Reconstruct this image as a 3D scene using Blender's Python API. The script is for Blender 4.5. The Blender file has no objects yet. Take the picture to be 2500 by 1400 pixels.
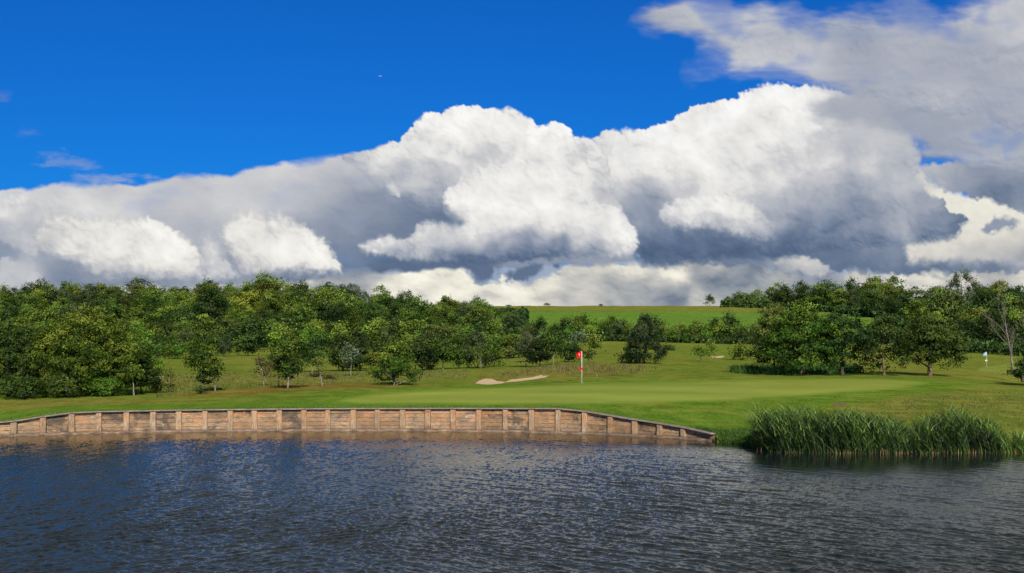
import numpy as np
# ---------- noise helpers ----------
def _hash(ix, iy, seed):
    h = (ix.astype(np.int64)*374761393 + iy.astype(np.int64)*668265263 + seed*1442695041) & 0xffffffff
    h = ((h ^ (h >> 13))*1274126177) & 0xffffffff
    h = (h ^ (h >> 16)) & 0xffffffff
    return h
def perlin(x, y, seed=0):
    ix = np.floor(x); iy = np.floor(y); fx = x-ix; fy = y-iy
    ix = ix.astype(np.int64); iy = iy.astype(np.int64)
    u = fx*fx*fx*(fx*(fx*6-15)+10); v = fy*fy*fy*(fy*(fy*6-15)+10)
    def g(a, b, dx, dy):
        t = _hash(a, b, seed)*(2*np.pi/4294967296.0)
        return np.cos(t)*dx + np.sin(t)*dy
    n00 = g(ix, iy, fx, fy); n10 = g(ix+1, iy, fx-1, fy)
    n01 = g(ix, iy+1, fx, fy-1); n11 = g(ix+1, iy+1, fx-1, fy-1)
    return ((n00*(1-u)+n10*u)*(1-v) + (n01*(1-u)+n11*u)*v)*1.5
def fbm(x, y, octs=5, seed=0, gain=0.5):
    s = 0; a = 1.0; t = 0
    for o in range(octs):
        s = s + a*perlin(x*2**o+o*17.3, y*2**o-o*9.1, seed+o); t += a; a *= gain
    return s/t
def worley_puff(x, y, seed=0, k=13.0):
    ix = np.floor(x).astype(np.int64); iy = np.floor(y).astype(np.int64)
    acc = np.zeros(x.shape)
    for dx in (-1, 0, 1):
        for dy in (-1, 0, 1):
            cx = ix+dx; cy = iy+dy
            px = cx + _hash(cx, cy, seed)/4294967296.0
            py = cy + _hash(cx, cy, seed+77)/4294967296.0
            acc += np.exp(-k*((x-px)**2+(y-py)**2))
    return 1.0+np.clip(np.log(acc+1e-6)/k, -1.2, .08)
def smooth(a, b, x):
    t = np.clip((x-a)/(b-a), 0, 1); return t*t*(3-2*t)
def poly_sdf(X, Y, P):
    P = np.array(P, float); n = len(P); d = np.full(X.shape, 1e12); ins = np.zeros(X.shape, bool)
    for i in range(n):
        ax, ay = P[i]; bx, by = P[(i+1) % n]
        ex, ey = bx-ax, by-ay; wx = X-ax; wy = Y-ay
        t = np.clip((wx*ex+wy*ey)/(ex*ex+ey*ey+1e-9), 0, 1)
        np.minimum(d, (wx-ex*t)**2+(wy-ey*t)**2, out=d)
        c = ((ay > Y) != (by > Y))
        xi = ex*(Y-ay)/(ey if abs(ey) > 1e-9 else 1e-9)+ax
        ins ^= c & (X < xi)
    d = np.sqrt(d); return np.where(ins, d, -d)
def rbf(X, Y, pts, sigma):
    num = 0; den = 1e-9
    for (px, py, v) in pts:
        w = np.exp(-((X-px)**2+((Y-py)*1.35)**2)/(2*sigma*sigma)) + 1e-5/(1+((X-px)**2+(Y-py)**2)/1e4)
        num = num+w*v; den = den+w
    return num/den
def s2l(c):
    c = np.asarray(c, float)/255.0
    return np.where(c <= 0.04045, c/12.92, ((c+0.055)/1.055)**2.4)
RB = np.array([0, .25, .45, .65, .82, .93, 1.0])
RC = np.array([(62, 82, 112), (94, 112, 139), (138, 148, 167), (176, 180, 189), (206, 206, 208), (234, 233, 230), (250, 249, 247)], float)
def ramp(b, warm):
    out = np.stack([np.interp(b, RB, RC[:, k]) for k in range(3)], -1)
    out *= np.stack([1+0.0*warm, 1-.012*warm, 1-.06*warm], -1)
    return out
# layer: (name, polygon, brightness points, sigma, edge amplitude, edge size, softness, relief, feature size, stretch, alpha, warm)
LAYERS = []
def L(poly, pts, sigma=45, ea=16, es=60, soft=5, relief=.10, fs=70, stretch=1.0, alpha=1.0, warm=0.0, wisp=0.0, seed=1, botsoft=0, rim=0.0):
    LAYERS.append(dict(poly=poly, pts=pts, sigma=sigma, ea=ea, es=es, soft=soft, relief=relief, fs=fs, stretch=stretch, alpha=alpha, warm=warm, wisp=wisp, seed=seed, botsoft=botsoft, rim=rim))
L([(-300,640),(830,640),(1200,632),(1370,640),(1390,655),(1440,645),(1480,628),(2900,560),(2900,760),(-300,760)], [(0,660,.6),(1200,660,.55),(1300,670,.62),(1900,655,.6),(2200,650,.72)], sigma=120, ea=10, es=60, soft=16, relief=.06, fs=80, alpha=.82, seed=4)
# far low cumulus band
L([(-400,655),(60,648),(260,690),(330,672),(480,690),(830,668),(905,662),(935,655),(1000,662),(1075,648),(1110,650),(1150,662),(1165,685),(1215,685),(1225,668),(1240,690),(1330,678),(1385,655),(1440,645),(1480,628),(1520,640),(1575,640),(1625,648),(1700,606),(1780,618),(1850,640),(1880,655),(2045,668),(2090,662),(2160,665),(2250,640),(2300,650),(2900,600),(2900,900),(-400,900)],
  [(0,680,.6),(280,700,.75),(450,690,.65),(860,690,.5),(900,670,.62),(950,690,.88),(1000,680,.95),(1080,668,.97),(1120,690,.93),(1060,730,.9),(1170,715,.9),(1250,725,.93),(1330,700,.82),(1385,670,.75),(1440,660,.72),(1500,640,.86),(1500,690,.66),(1550,660,.82),(1560,700,.5),(1640,655,.9),(1600,690,.62),(1490,715,.62),(1420,725,.74),(1640,730,.42),(1720,640,.52),(1750,700,.4),(1800,670,.42),(1900,690,.5),(1870,710,.55),(2000,690,.45),(2120,670,.66),(2200,655,.85),(2240,680,.8),(2320,675,.72),(2450,680,.66),(2500,700,.75),(2700,650,.7),(1720,738,.72)],
  sigma=22, ea=11, es=42, soft=11, relief=.22, fs=60, stretch=1.7, warm=1.0, seed=3)
# dark hanging bits
L([(1120,632),(1230,636),(1215,655),(1200,680),(1170,690),(1150,672)], [(1170,660,.24)], ea=7, es=25, soft=17, relief=.03, seed=5)
L([(1240,668),(1290,642),(1330,640),(1318,662),(1280,682),(1240,684)], [(1280,660,.26)], ea=8, es=22, soft=16, relief=.03, seed=6)
L([(1340,632),(1378,634),(1360,655)], [(1360,650,.22)], ea=6, es=18, soft=14, relief=.03, seed=7)
L([(1650,600),(2000,590),(2450,585),(2900,585),(2900,655),(2200,668),(2040,660),(1960,668),(1860,650),(1700,640)],
  [(1700,620,.34),(1800,640,.36),(2000,635,.26),(2150,615,.42),(2260,625,.3),(2350,608,.6),(2480,600,.8),(2420,640,.3),(2300,655,.24),(2120,650,.26),(2600,630,.35)], sigma=40, ea=9, es=50, soft=12, relief=.06, fs=60, seed=8)
L([(1885,640),(1905,624),(1945,622),(1990,632),(2018,648),(2024,664),(2000,674),(1945,668),(1900,660)], [(1940,640,.78),(2000,655,.66),(1930,660,.5),(1990,640,.8)], sigma=18, ea=6, es=22, soft=8, relief=.08, fs=28, seed=9, warm=.5)
# small wisps over the left
L([(100,392),(150,372),(215,400),(200,412),(130,408)], [(150,395,.6)], ea=18, es=30, soft=26, relief=0, stretch=2.5, alpha=.30, wisp=.9, seed=11)
L([(180,420),(260,415),(330,440),(420,450),(300,456),(190,438)], [(300,440,.68)], ea=16, es=34, soft=26, relief=0, stretch=3, alpha=.5, wisp=.8, seed=12)
L([(50,318),(85,316),(88,326),(50,328)], [(60,322,.55)], ea=8, es=20, soft=16, relief=0, stretch=3, alpha=.2, wisp=.8, seed=13)
L([(0,222),(20,232),(14,246),(-6,240)], [(0,230,.55)], ea=8, es=20, soft=16, relief=0, stretch=3, alpha=.25, wisp=.8, seed=14)
# broad sheet running down to the left
L([(-900,520),(-300,485),(0,466),(70,462),(110,452),(210,448),(300,452),(345,446),(420,440),(480,430),(560,426),(600,408),(680,402),(700,398),(800,386),(880,368),(980,346),(1200,380),(1500,500),(1560,640),(1150,652),(900,668),(780,682),(560,702),(300,706),(40,712),(-300,715),(-900,710)],
  [(0,485,.83),(60,480,.82),(110,465,.76),(160,500,.9),(250,462,.72),(200,505,.86),(300,500,.85),(380,465,.76),(430,500,.8),(500,445,.74),(560,480,.78),(600,430,.74),(650,455,.76),(560,500,.84),(500,525,.68),(390,500,.66),(420,530,.6),(440,570,.62),(700,415,.8),(700,470,.72),(770,430,.72),(800,395,.74),(760,500,.64),(820,450,.58),(880,390,.78),(860,430,.62),(830,520,.5),(900,500,.47),(850,560,.46),(930,545,.36),(1000,560,.36),(1060,520,.34),(1100,555,.3),(820,600,.4),(880,610,.32),(850,650,.28),(950,650,.25),(1040,655,.22),(760,560,.5),(470,590,.6),(330,560,.8),(40,590,.5),(15,610,.42),(150,660,.4),(250,680,.42),(400,690,.42),(30,640,.62),(60,670,.72),(20,690,.7),(95,620,.55),(550,690,.45),(700,682,.36),(-200,560,.7),(-500,600,.65)],
  sigma=34, ea=7, es=70, soft=11, relief=.075, fs=90, stretch=1.7, seed=21, wisp=.15)
L([(-60,505),(0,488),(60,478),(110,490),(170,505),(190,540),(150,560),(110,600),(60,640),(30,600),(-20,570),(-60,560)], [(0,500,.86),(60,500,.84),(130,520,.78),(30,560,.7),(60,560,.8),(20,620,.7),(90,520,.7),(100,570,.72)], sigma=24, ea=12, es=50, soft=14, relief=.10, fs=55, alpha=.85, seed=22)
L([(-60,650),(20,632),(80,640),(95,670),(120,705),(-60,710)], [(20,650,.74),(60,680,.76),(90,690,.7)], sigma=30, ea=10, es=40, soft=13, relief=.08, fs=40, alpha=.8, seed=28)
# left bright cumulus
L([(75,590),(85,545),(130,525),(175,515),(210,530),(250,528),(300,532),(330,535),(345,532),(385,535),(400,548),(430,565),(460,590),(482,606),(492,640),(500,684),(400,684),(300,676),(270,682),(230,670),(170,640),(110,618)],
  [(100,560,.83),(130,590,.83),(180,550,.84),(200,600,.9),(230,640,.87),(190,650,.72),(240,560,.86),(270,540,.9),(300,600,.93),(350,560,.97),(400,570,.99),(420,610,.98),(380,640,.96),(470,630,.97),(300,650,.88),(260,670,.7),(350,676,.7),(420,676,.72),(480,672,.74),(450,655,.92),(320,625,.9)],
  sigma=26, ea=9, es=46, soft=13, relief=0.163, fs=82, seed=23, warm=.25, botsoft=12, rim=0.12)
L([(486,610),(500,575),(515,566),(535,590),(550,630),(590,676),(500,684)], [(510,590,.78),(520,640,.82),(550,670,.76)], ea=9, es=34, soft=14, relief=0.112, fs=38, seed=24, rim=0.06)
L([(534,556),(545,540),(575,524),(610,512),(650,518),(700,524),(735,545),(765,565),(790,590),(815,625),(833,652),(832,664),(790,668),(740,664),(690,668),(640,672),(590,668),(572,640),(552,610),(538,585)],
  [(560,560,.88),(600,530,.88),(650,530,.87),(600,580,.93),(640,600,.97),(700,550,.9),(740,590,.97),(780,630,.99),(700,620,.98),(620,640,.86),(590,650,.72),(660,660,.78),(720,655,.86),(800,655,.95),(570,610,.8)],
  sigma=26, ea=8, es=44, soft=15, relief=0.150, fs=90, seed=25, warm=.25, botsoft=12, rim=0.12)
L([(2200,400),(2250,405),(2330,470),(2420,480),(2520,510),(2900,500),(2900,640),(2220,640),(2200,560)], [(2270,440,.8),(2320,490,.93),(2420,500,.92),(2400,540,.93),(2500,545,.88),(2350,590,.86),(2450,600,.84),(2400,625,.7),(2500,630,.5),(2700,560,.8)], sigma=36, ea=8, es=50, soft=12, relief=.07, fs=60, seed=51, warm=.8, botsoft=10)
# right tower
L([(1440,420),(1452,340),(1470,324),(1500,320),(1550,320),(1590,312),(1640,300),(1655,285),(1690,264),(1720,258),(1760,250),(1800,238),(1820,222),(1850,212),(1900,208),(1985,210),(2040,224),(2100,235),(2200,300),(2245,380),(2240,430),(2262,470),(2300,490),(2318,520),(2366,536),(2345,552),(2330,580),(2270,590),(2190,596),(2000,612),(1900,632),(1800,628),(1700,640),(1640,652),(1570,645),(1530,600),(1490,560),(1450,500)],
  [(1470,350,0.84),(1500,380,0.86),(1490,430,0.80),(1510,450,0.90),(1530,350,0.93),(1580,380,0.95),(1620,340,0.96),(1700,290,0.97),(1650,420,0.93),(1720,380,0.96),(1800,260,0.98),(1850,240,0.98),(1920,240,0.98),(1980,240,0.95),(2040,240,0.83),(1970,280,0.95),(1850,310,0.89),(1900,350,0.86),(1800,400,0.88),(1740,450,0.90),(1660,465,0.80),(1560,440,0.80),(1530,480,0.60),(1570,480,0.52),(1600,480,0.50),(1540,540,0.46),(1590,540,0.34),(1570,600,0.28),(1620,610,0.24),(1560,640,0.22),(1680,600,0.22),(1780,605,0.20),(1850,600,0.22),(1950,590,0.24),(2050,585,0.27),(2150,580,0.30),(1880,440,0.83),(1950,400,0.81),(2000,360,0.79),(2000,430,0.77),(2080,340,0.73),(2120,390,0.75),(2180,380,0.67),(2230,400,0.63),(2060,450,0.59),(1980,480,0.61),(1900,500,0.69),(1880,540,0.60),(1960,530,0.42),(2040,500,0.45),(2100,480,0.50),(2050,550,0.36),(2120,530,0.42),(2170,480,0.61),(2220,440,0.73),(2200,520,0.59),(2180,560,0.55),(2250,500,0.52),(2260,550,0.36),(2320,545,0.32),(2300,575,0.30)],
  sigma=30, ea=10, es=40, soft=5, relief=0.150, fs=90, seed=31, botsoft=12, wisp=.05, rim=0.02)
L([(1608,525),(1620,506),(1650,488),(1690,482),(1715,474),(1780,472),(1830,486),(1850,510),(1880,550),(1900,585),(1870,592),(1830,584),(1790,575),(1750,566),(1680,560),(1640,552),(1618,540)],
  [(1640,510,.9),(1690,500,.95),(1760,495,.96),(1820,510,.88),(1860,550,.74),(1820,560,.8),(1700,540,.85),(1640,540,.74),(1760,550,.72),(1840,585,.55),(1890,585,.45)], sigma=22, ea=9, es=36, soft=12, relief=0.150, fs=55, seed=32, botsoft=8, rim=0.1)
# central tower, back
L([(845,385),(900,366),(980,346),(1005,318),(1018,296),(1035,280),(1060,276),(1078,288),(1095,272),(1115,262),(1145,261),(1170,266),(1178,277),(1195,267),(1225,272),(1250,268),(1275,282),(1300,296),(1303,312),(1322,312),(1345,301),(1375,304),(1392,322),(1395,342),(1420,338),(1450,342),(1478,390),(1495,440),(1500,480),(1520,520),(1540,600),(1200,600),(1120,520),(1078,500),(1040,505),(1000,490),(950,470),(900,440)],
  [(860,395,0.67),(900,395,0.79),(940,410,0.77),(960,440,0.71),(1000,440,0.75),(950,370,0.82),(1000,345,0.87),(1020,300,0.94),(1055,290,0.96),(1050,340,0.90),(1090,310,0.94),(1130,280,0.97),(1160,330,0.91),(1220,290,0.96),(1280,310,0.95),(1240,350,0.91),(1120,365,0.90),(1180,390,0.81),(1100,400,0.79),(1130,430,0.73),(1070,430,0.77),(1080,470,0.57),(1020,480,0.57),(930,450,0.63),(1350,325,0.96),(1370,350,0.93),(1300,380,0.94),(1400,400,0.95),(1440,370,0.87),(1470,430,0.79),(1485,480,0.69),(1440,450,0.90),(1510,560,0.67),(880,430,0.52)],
  sigma=26, ea=11, es=46, soft=4.2, relief=0.188, fs=81, seed=41, botsoft=26, rim=0.02)
# central front lobe
L([(1079,480),(1092,462),(1120,452),(1125,430),(1160,414),(1200,410),(1230,402),(1270,400),(1310,408),(1350,402),(1400,425),(1430,455),(1450,490),(1490,500),(1515,510),(1530,540),(1548,565),(1560,600),(1556,622),(1500,626),(1420,622),(1350,630),(1240,640),(1150,642),(1060,640),(1016,636),(1010,606),(992,585),(1018,560),(1030,545),(1060,542),(1110,548),(1130,546),(1100,525),(1088,508)],
  [(1100,480,0.94),(1150,440,0.95),(1220,425,0.95),(1300,430,0.94),(1360,430,0.95),(1180,490,0.94),(1260,480,0.91),(1340,480,0.95),(1400,480,0.92),(1440,520,0.89),(1500,530,0.95),(1530,580,0.95),(1480,570,0.90),(1540,610,0.90),(1500,610,0.82),(1420,580,0.87),(1340,550,0.91),(1260,540,0.92),(1200,550,0.90),(1140,520,0.92),(1160,570,0.83),(1040,560,0.83),(1080,575,0.77),(1030,600,0.81),(1060,620,0.57),(1120,600,0.73),(1180,590,0.71),(1250,585,0.59),(1320,580,0.57),(1280,603,0.33),(1360,600,0.34),(1440,602,0.57),(1200,612,0.33),(1130,625,0.31),(1080,632,0.33),(1260,625,0.23),(1360,618,0.27),(1440,617,0.47)],
  sigma=20, ea=9, es=38, soft=8, relief=0.163, fs=72, seed=42, botsoft=7, rim=0.08)
L([(878,602),(900,590),(925,580),(950,574),(985,586),(1012,604),(1012,630),(985,634),(940,622),(900,618)], [(900,603,.84),(945,590,.86),(990,605,.74),(960,620,.58),(1000,620,.5)], sigma=18, ea=8, es=26, soft=7, relief=.12, fs=26, seed=43, botsoft=5)
L([(946,452),(960,448),(976,465),(977,482),(958,474)], [(960,462,.85)], ea=4, es=14, soft=6, relief=.03, seed=44, alpha=.9)
# far right mass
L([(2396,560),(2412,548),(2430,532),(2452,530),(2484,544),(2476,556),(2440,560),(2416,572)], [(2440,550,.48)], ea=7, es=22, soft=15, relief=.04, fs=30, seed=52)
L([(2248,412),(2262,404),(2300,402),(2340,398),(2500,380),(2900,360),(2900,540),(2520,515),(2480,512),(2420,488),(2360,476),(2310,462),(2270,440)], [(2265,415,.72),(2290,440,.6),(2340,420,.5),(2400,430,.42),(2450,470,.34),(2500,470,.36),(2440,500,.3),(2480,400,.5),(2500,500,.5),(2700,450,.45)], sigma=34, ea=9, es=50, soft=11, relief=.06, fs=60, seed=53)
# high grey sheet, upper right
L([(1570,40),(1600,15),(1680,8),(1720,20),(1800,40),(1860,28),(2000,40),(2100,20),(2180,30),(2230,10),(2290,32),(2340,12),(2400,-20),(2700,-150),(3400,-300),(3400,420),(2600,400),(2400,395),(2330,402),(2250,398),(2236,370),(2160,330),(2030,330),(1990,290),(2000,265),(2050,236),(1960,210),(1880,185),(1780,200),(1700,190),(1690,180),(1760,165),(1700,130),(1690,95),(1640,75)],
  [(1600,35,0.62),(1680,30,0.65),(1760,50,0.70),(1700,90,0.72),(1800,100,0.70),(1760,145,0.74),(1850,160,0.73),(1950,110,0.70),(1950,170,0.66),(2050,60,0.63),(2100,130,0.49),(2080,180,0.55),(2200,90,0.67),(2300,60,0.69),(2350,120,0.59),(2400,40,0.71),(2480,60,0.71),(2450,160,0.61),(2250,170,0.57),(2300,220,0.65),(2150,240,0.61),(2060,270,0.55),(2100,290,0.61),(2200,290,0.55),(2350,290,0.61),(2450,260,0.61),(2250,350,0.55),(2350,370,0.59),(2450,350,0.60),(2150,320,0.73),(2020,310,0.77),(2060,330,0.81)],
  sigma=45, ea=24, es=150, soft=60, relief=.14, fs=150, stretch=3.2, alpha=.97, wisp=.12, seed=61)
L([(2000,300),(2100,290),(2240,320),(2240,380),(2120,370),(2010,335)], [(2100,320,.72)], ea=15, es=60, soft=34, relief=.03, fs=60, alpha=.6, seed=62)
L([(1990,262),(2070,236),(2240,250),(2400,300),(2300,350),(2150,310),(2060,300)], [(2080,260,.6),(2200,290,.55)], ea=15, es=80, soft=22, relief=.03, fs=60, stretch=1.8, alpha=.85, seed=63)
# outside the frame
L([(-5200,300),(-3000,420),(-1500,380),(-900,450),(-600,505),(-620,900),(-5200,900)], [(-4000,400,.8),(-4000,700,.5),(-2500,500,.85),(-2000,650,.5),(-1200,500,.85),(-900,640,.55)], sigma=250, ea=90, es=260, soft=14, relief=.16, fs=170, seed=71)
L([(2800,-200),(3600,-400),(5200,-300),(7500,300),(7500,900),(2800,900)], [(3000,0,.6),(3200,300,.5),(3400,600,.6),(4000,100,.6),(4200,500,.5),(5000,300,.75),(5500,600,.5),(6500,500,.8)], sigma=250, ea=120, es=280, soft=18, relief=.14, fs=170, seed=72)

def render_sky(px, py):
    """px, py: 1-D arrays (photo pixels); returns sRGB 0..255 and alpha"""
    X, Y = np.meshgrid(px, py)
    rgb = np.zeros(X.shape+(3,)); A = np.zeros(X.shape)
    wx = fbm(X/60, Y/60, 5, 901); wy = fbm(X/60+40, Y/60, 5, 902)
    for l in LAYERS:
        P = np.array(l['poly'], float); m = l['ea']*2.5+l['soft']*2+10
        ix = np.where((px > P[:, 0].min()-m) & (px < P[:, 0].max()+m))[0]
        iy = np.where((py > P[:, 1].min()-m) & (py < P[:, 1].max()+m))[0]
        if len(ix) < 2 or len(iy) < 2: continue
        sl = (slice(iy[0], iy[-1]+1), slice(ix[0], ix[-1]+1))
        x = X[sl]; y = Y[sl]; qx = px[ix[0]:ix[-1]+1]; qy = py[iy[0]:iy[-1]+1]
        s = l['seed']; st = l['stretch']; fs = l['fs']; es = l['es']
        ux = x+wx[sl]*fs*.28; uy = y+wy[sl]*fs*.28
        d = poly_sdf(x, y, l['poly'])
        b1 = worley_puff(ux/es/st, uy/es, s); b2 = worley_puff(ux/es/st*2.1+3, uy/es*2.1, s+5); b3 = worley_puff(ux/es/st*4.3+7, uy/es*4.3, s+9)
        bil = b1*.5+b2*.3+b3*.2-.62
        if st > 1.3: bil = bil*.4+fbm(x/es/st/.8, y/es/.8, 5, s+3)*1.1
        fine = fbm(x/16/st, y/16, 3, s+4, .45)
        fw = .35 if st > 1.3 else 1.0
        d2 = d+bil*l['ea']*2.3+fine*fw*(l['ea']*.35+l['soft']*.6)
        # undersides are softer and flatter
        soft = l['soft']*(.7+1.6*smooth(-.1, .5, fbm(x/120, y/120, 3, s+50)))
        if l['botsoft']:
            gy = np.gradient(d, qy, axis=0) if len(qy) > 1 else 0
            bw = smooth(.25, .8, -gy)*smooth(60, 10, np.abs(d))
            soft = soft+l['botsoft']*bw
        a = smooth(-soft*.5, soft, d2)
        if l['wisp']:
            w = fbm(x/90/st, y/60, 5, s+8)
            a = a*(1-l['wisp']*smooth(.05, .5, w)*smooth(240, 0, np.abs(d)))
        # relief
        e = np.clip(d2, 0, 60)/60.0
        dome = np.sqrt(1-(1-e)**2)
        c1 = worley_puff(ux/fs/st, uy/fs, s+20); c2 = worley_puff(ux/fs/st*2.2, uy/fs*2.2+5, s+24); c3 = worley_puff(ux/fs/st*4.6, uy/fs*4.6, s+28); c4 = worley_puff(ux/fs/st*9.0, uy/fs*9.0, s+31)
        fb = fbm(x/fs/st*1.2, y/fs*1.2, 4, s+33, .42)
        h = dome*.55*60 + fs*(c1*.34+c2*.13+c3*.036+c4*.006) + fs*.16*fb
        gx = np.gradient(h, qx, axis=1); gy = np.gradient(h, qy, axis=0)
        nz = 1/np.sqrt(1+.45*(gx*gx+gy*gy))
        lam = (-gx*.30+gy*.55*1.0)*.67*nz + .72*nz     # y grows downward, light from above right and behind
        rel = np.clip(lam, -.3, 1.2)-.72
        cav = (c1*.5+c2*.3+c3*.2)-.6
        bx = x+wx[sl]*16; by = y+wy[sl]*16
        B = rbf(bx, by, l['pts'], l['sigma'])
        k = l['relief']
        B = B - l['rim']*smooth(30, 0, d2)*(.6+.8*smooth(-.2, .4, fb)) + k*(rel*1.0+cav*.9+fb*.9) + k*.12*fine*(st < 1.3)
        B = np.where(B > .9, .9+(B-.9)*.6, B)
        B = np.clip(B, .04, 1.0)
        col = ramp(B, l['warm'])
        # thin edges let the blue through
        a = np.clip(a*l['alpha'], 0, 1)
        a3 = a[..., None]
        rgb[sl] = col*a3 + rgb[sl]*(1-a3)
        A[sl] = a + A[sl]*(1-a)
    col = rgb/np.maximum(A, 1e-4)[..., None]
    return col, A

# =====================================================================
#  scene
# =====================================================================
import bpy, math, random
from mathutils import Vector, Matrix
R_ = math.radians
F = 3018.0; HZ = 835.0; CAMZ = 4.5; CX = 1250.0
scene = bpy.context.scene
COL = scene.collection
rng = np.random.default_rng(7)
random.seed(7)

def link(o, parent=None):
    COL.objects.link(o)
    if parent is not None: o.parent = parent
    return o
def tag(o, label=None, cat=None, group=None, kind=None):
    if label: o['label'] = label
    if cat: o['category'] = cat
    if group: o['group'] = group
    if kind: o['kind'] = kind
    return o
def empty(name, loc=(0, 0, 0), rz=0.0):
    o = bpy.data.objects.new(name, None); o.location = loc; o.rotation_euler = (0, 0, rz); o.empty_display_size = .3
    return link(o)
def mesh_np(name, V, Fc, nper, mats=(), attrs=None, smooth_shade=False):
    """V (n,3), Fc (m,nper) index array"""
    me = bpy.data.meshes.new(name)
    V = np.ascontiguousarray(V, np.float32); Fc = np.ascontiguousarray(Fc, np.int32)
    me.vertices.add(len(V)); me.vertices.foreach_set('co', V.ravel())
    me.loops.add(Fc.size); me.loops.foreach_set('vertex_index', Fc.ravel())
    me.polygons.add(len(Fc))
    me.polygons.foreach_set('loop_start', np.arange(0, Fc.size, nper, dtype=np.int32))
    me.polygons.foreach_set('loop_total', np.full(len(Fc), nper, np.int32))
    if smooth_shade: me.polygons.foreach_set('use_smooth', np.ones(len(Fc), bool))
    for k, (dom, typ, arr) in (attrs or {}).items():
        a = me.attributes.new(k, typ, dom)
        a.data.foreach_set('color' if typ.endswith('COLOR') else 'value', np.ascontiguousarray(arr, np.float32).ravel())
    for m in mats: me.materials.append(m)
    me.update(calc_edges=True)
    return me
class MB:
    """collects boxes and tubes for one mesh"""
    def __init__(s): s.v = []; s.f = []
    def box(s, x0, x1, y0, y1, z0, z1, M=None, ztop=None, jit=0):
        b = len(s.v)
        zt = ztop or (z1, z1, z1, z1)
        P = [(x0, y0, z0), (x1, y0, z0), (x1, y1, z0), (x0, y1, z0), (x0, y0, zt[0]), (x1, y0, zt[1]), (x1, y1, zt[2]), (x0, y1, zt[3])]
        for p in P:
            p = Vector(p)+Vector((random.uniform(-jit, jit), random.uniform(-jit, jit), random.uniform(-jit, jit)))
            s.v.append(tuple((M @ p) if M else p))
        s.f += [tuple(b+i for i in q) for q in ((0, 3, 2, 1), (4, 5, 6, 7), (0, 1, 5, 4), (1, 2, 6, 5), (2, 3, 7, 6), (3, 0, 4, 7))]
    def tube(s, pts, rad, n=6):
        b = len(s.v); N = len(pts)
        for i, p in enumerate(pts):
            p = Vector(p); d = (Vector(pts[min(i+1, N-1)])-Vector(pts[max(i-1, 0)]))
            d = d.normalized() if d.length > 1e-9 else Vector((0, 0, 1))
            u = d.cross(Vector((0.31, .95, 0.05))).normalized(); w = d.cross(u)
            for k in range(n):
                a = 2*math.pi*k/n
                s.v.append(tuple(p+(u*math.cos(a)+w*math.sin(a))*rad[i]))
        for i in range(N-1):
            for k in range(n):
                k2 = (k+1) % n
                s.f.append((b+i*n+k, b+i*n+k2, b+(i+1)*n+k2, b+(i+1)*n+k))
        s.f.append(tuple(b+(N-1)*n+k for k in range(n))); s.f.append(tuple(b+k for k in reversed(range(n))))
    def mesh(s, name, mat, smooth_shade=False, bevel=0):
        me = bpy.data.meshes.new(name); me.from_pydata(s.v, [], s.f)
        if bevel:
            import bmesh
            bm = bmesh.new(); bm.from_mesh(me)
            bmesh.ops.bevel(bm, geom=list(bm.edges), offset=bevel, segments=1, affect='EDGES')
            bm.to_mesh(me); bm.free()
        if smooth_shade:
            for p in me.polygons: p.use_smooth = True
        me.materials.append(mat); me.update(); return me
    def build(s, name, mat, parent=None, **k): return link(bpy.data.objects.new(name, s.mesh(name, mat, **k)), parent)

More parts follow.
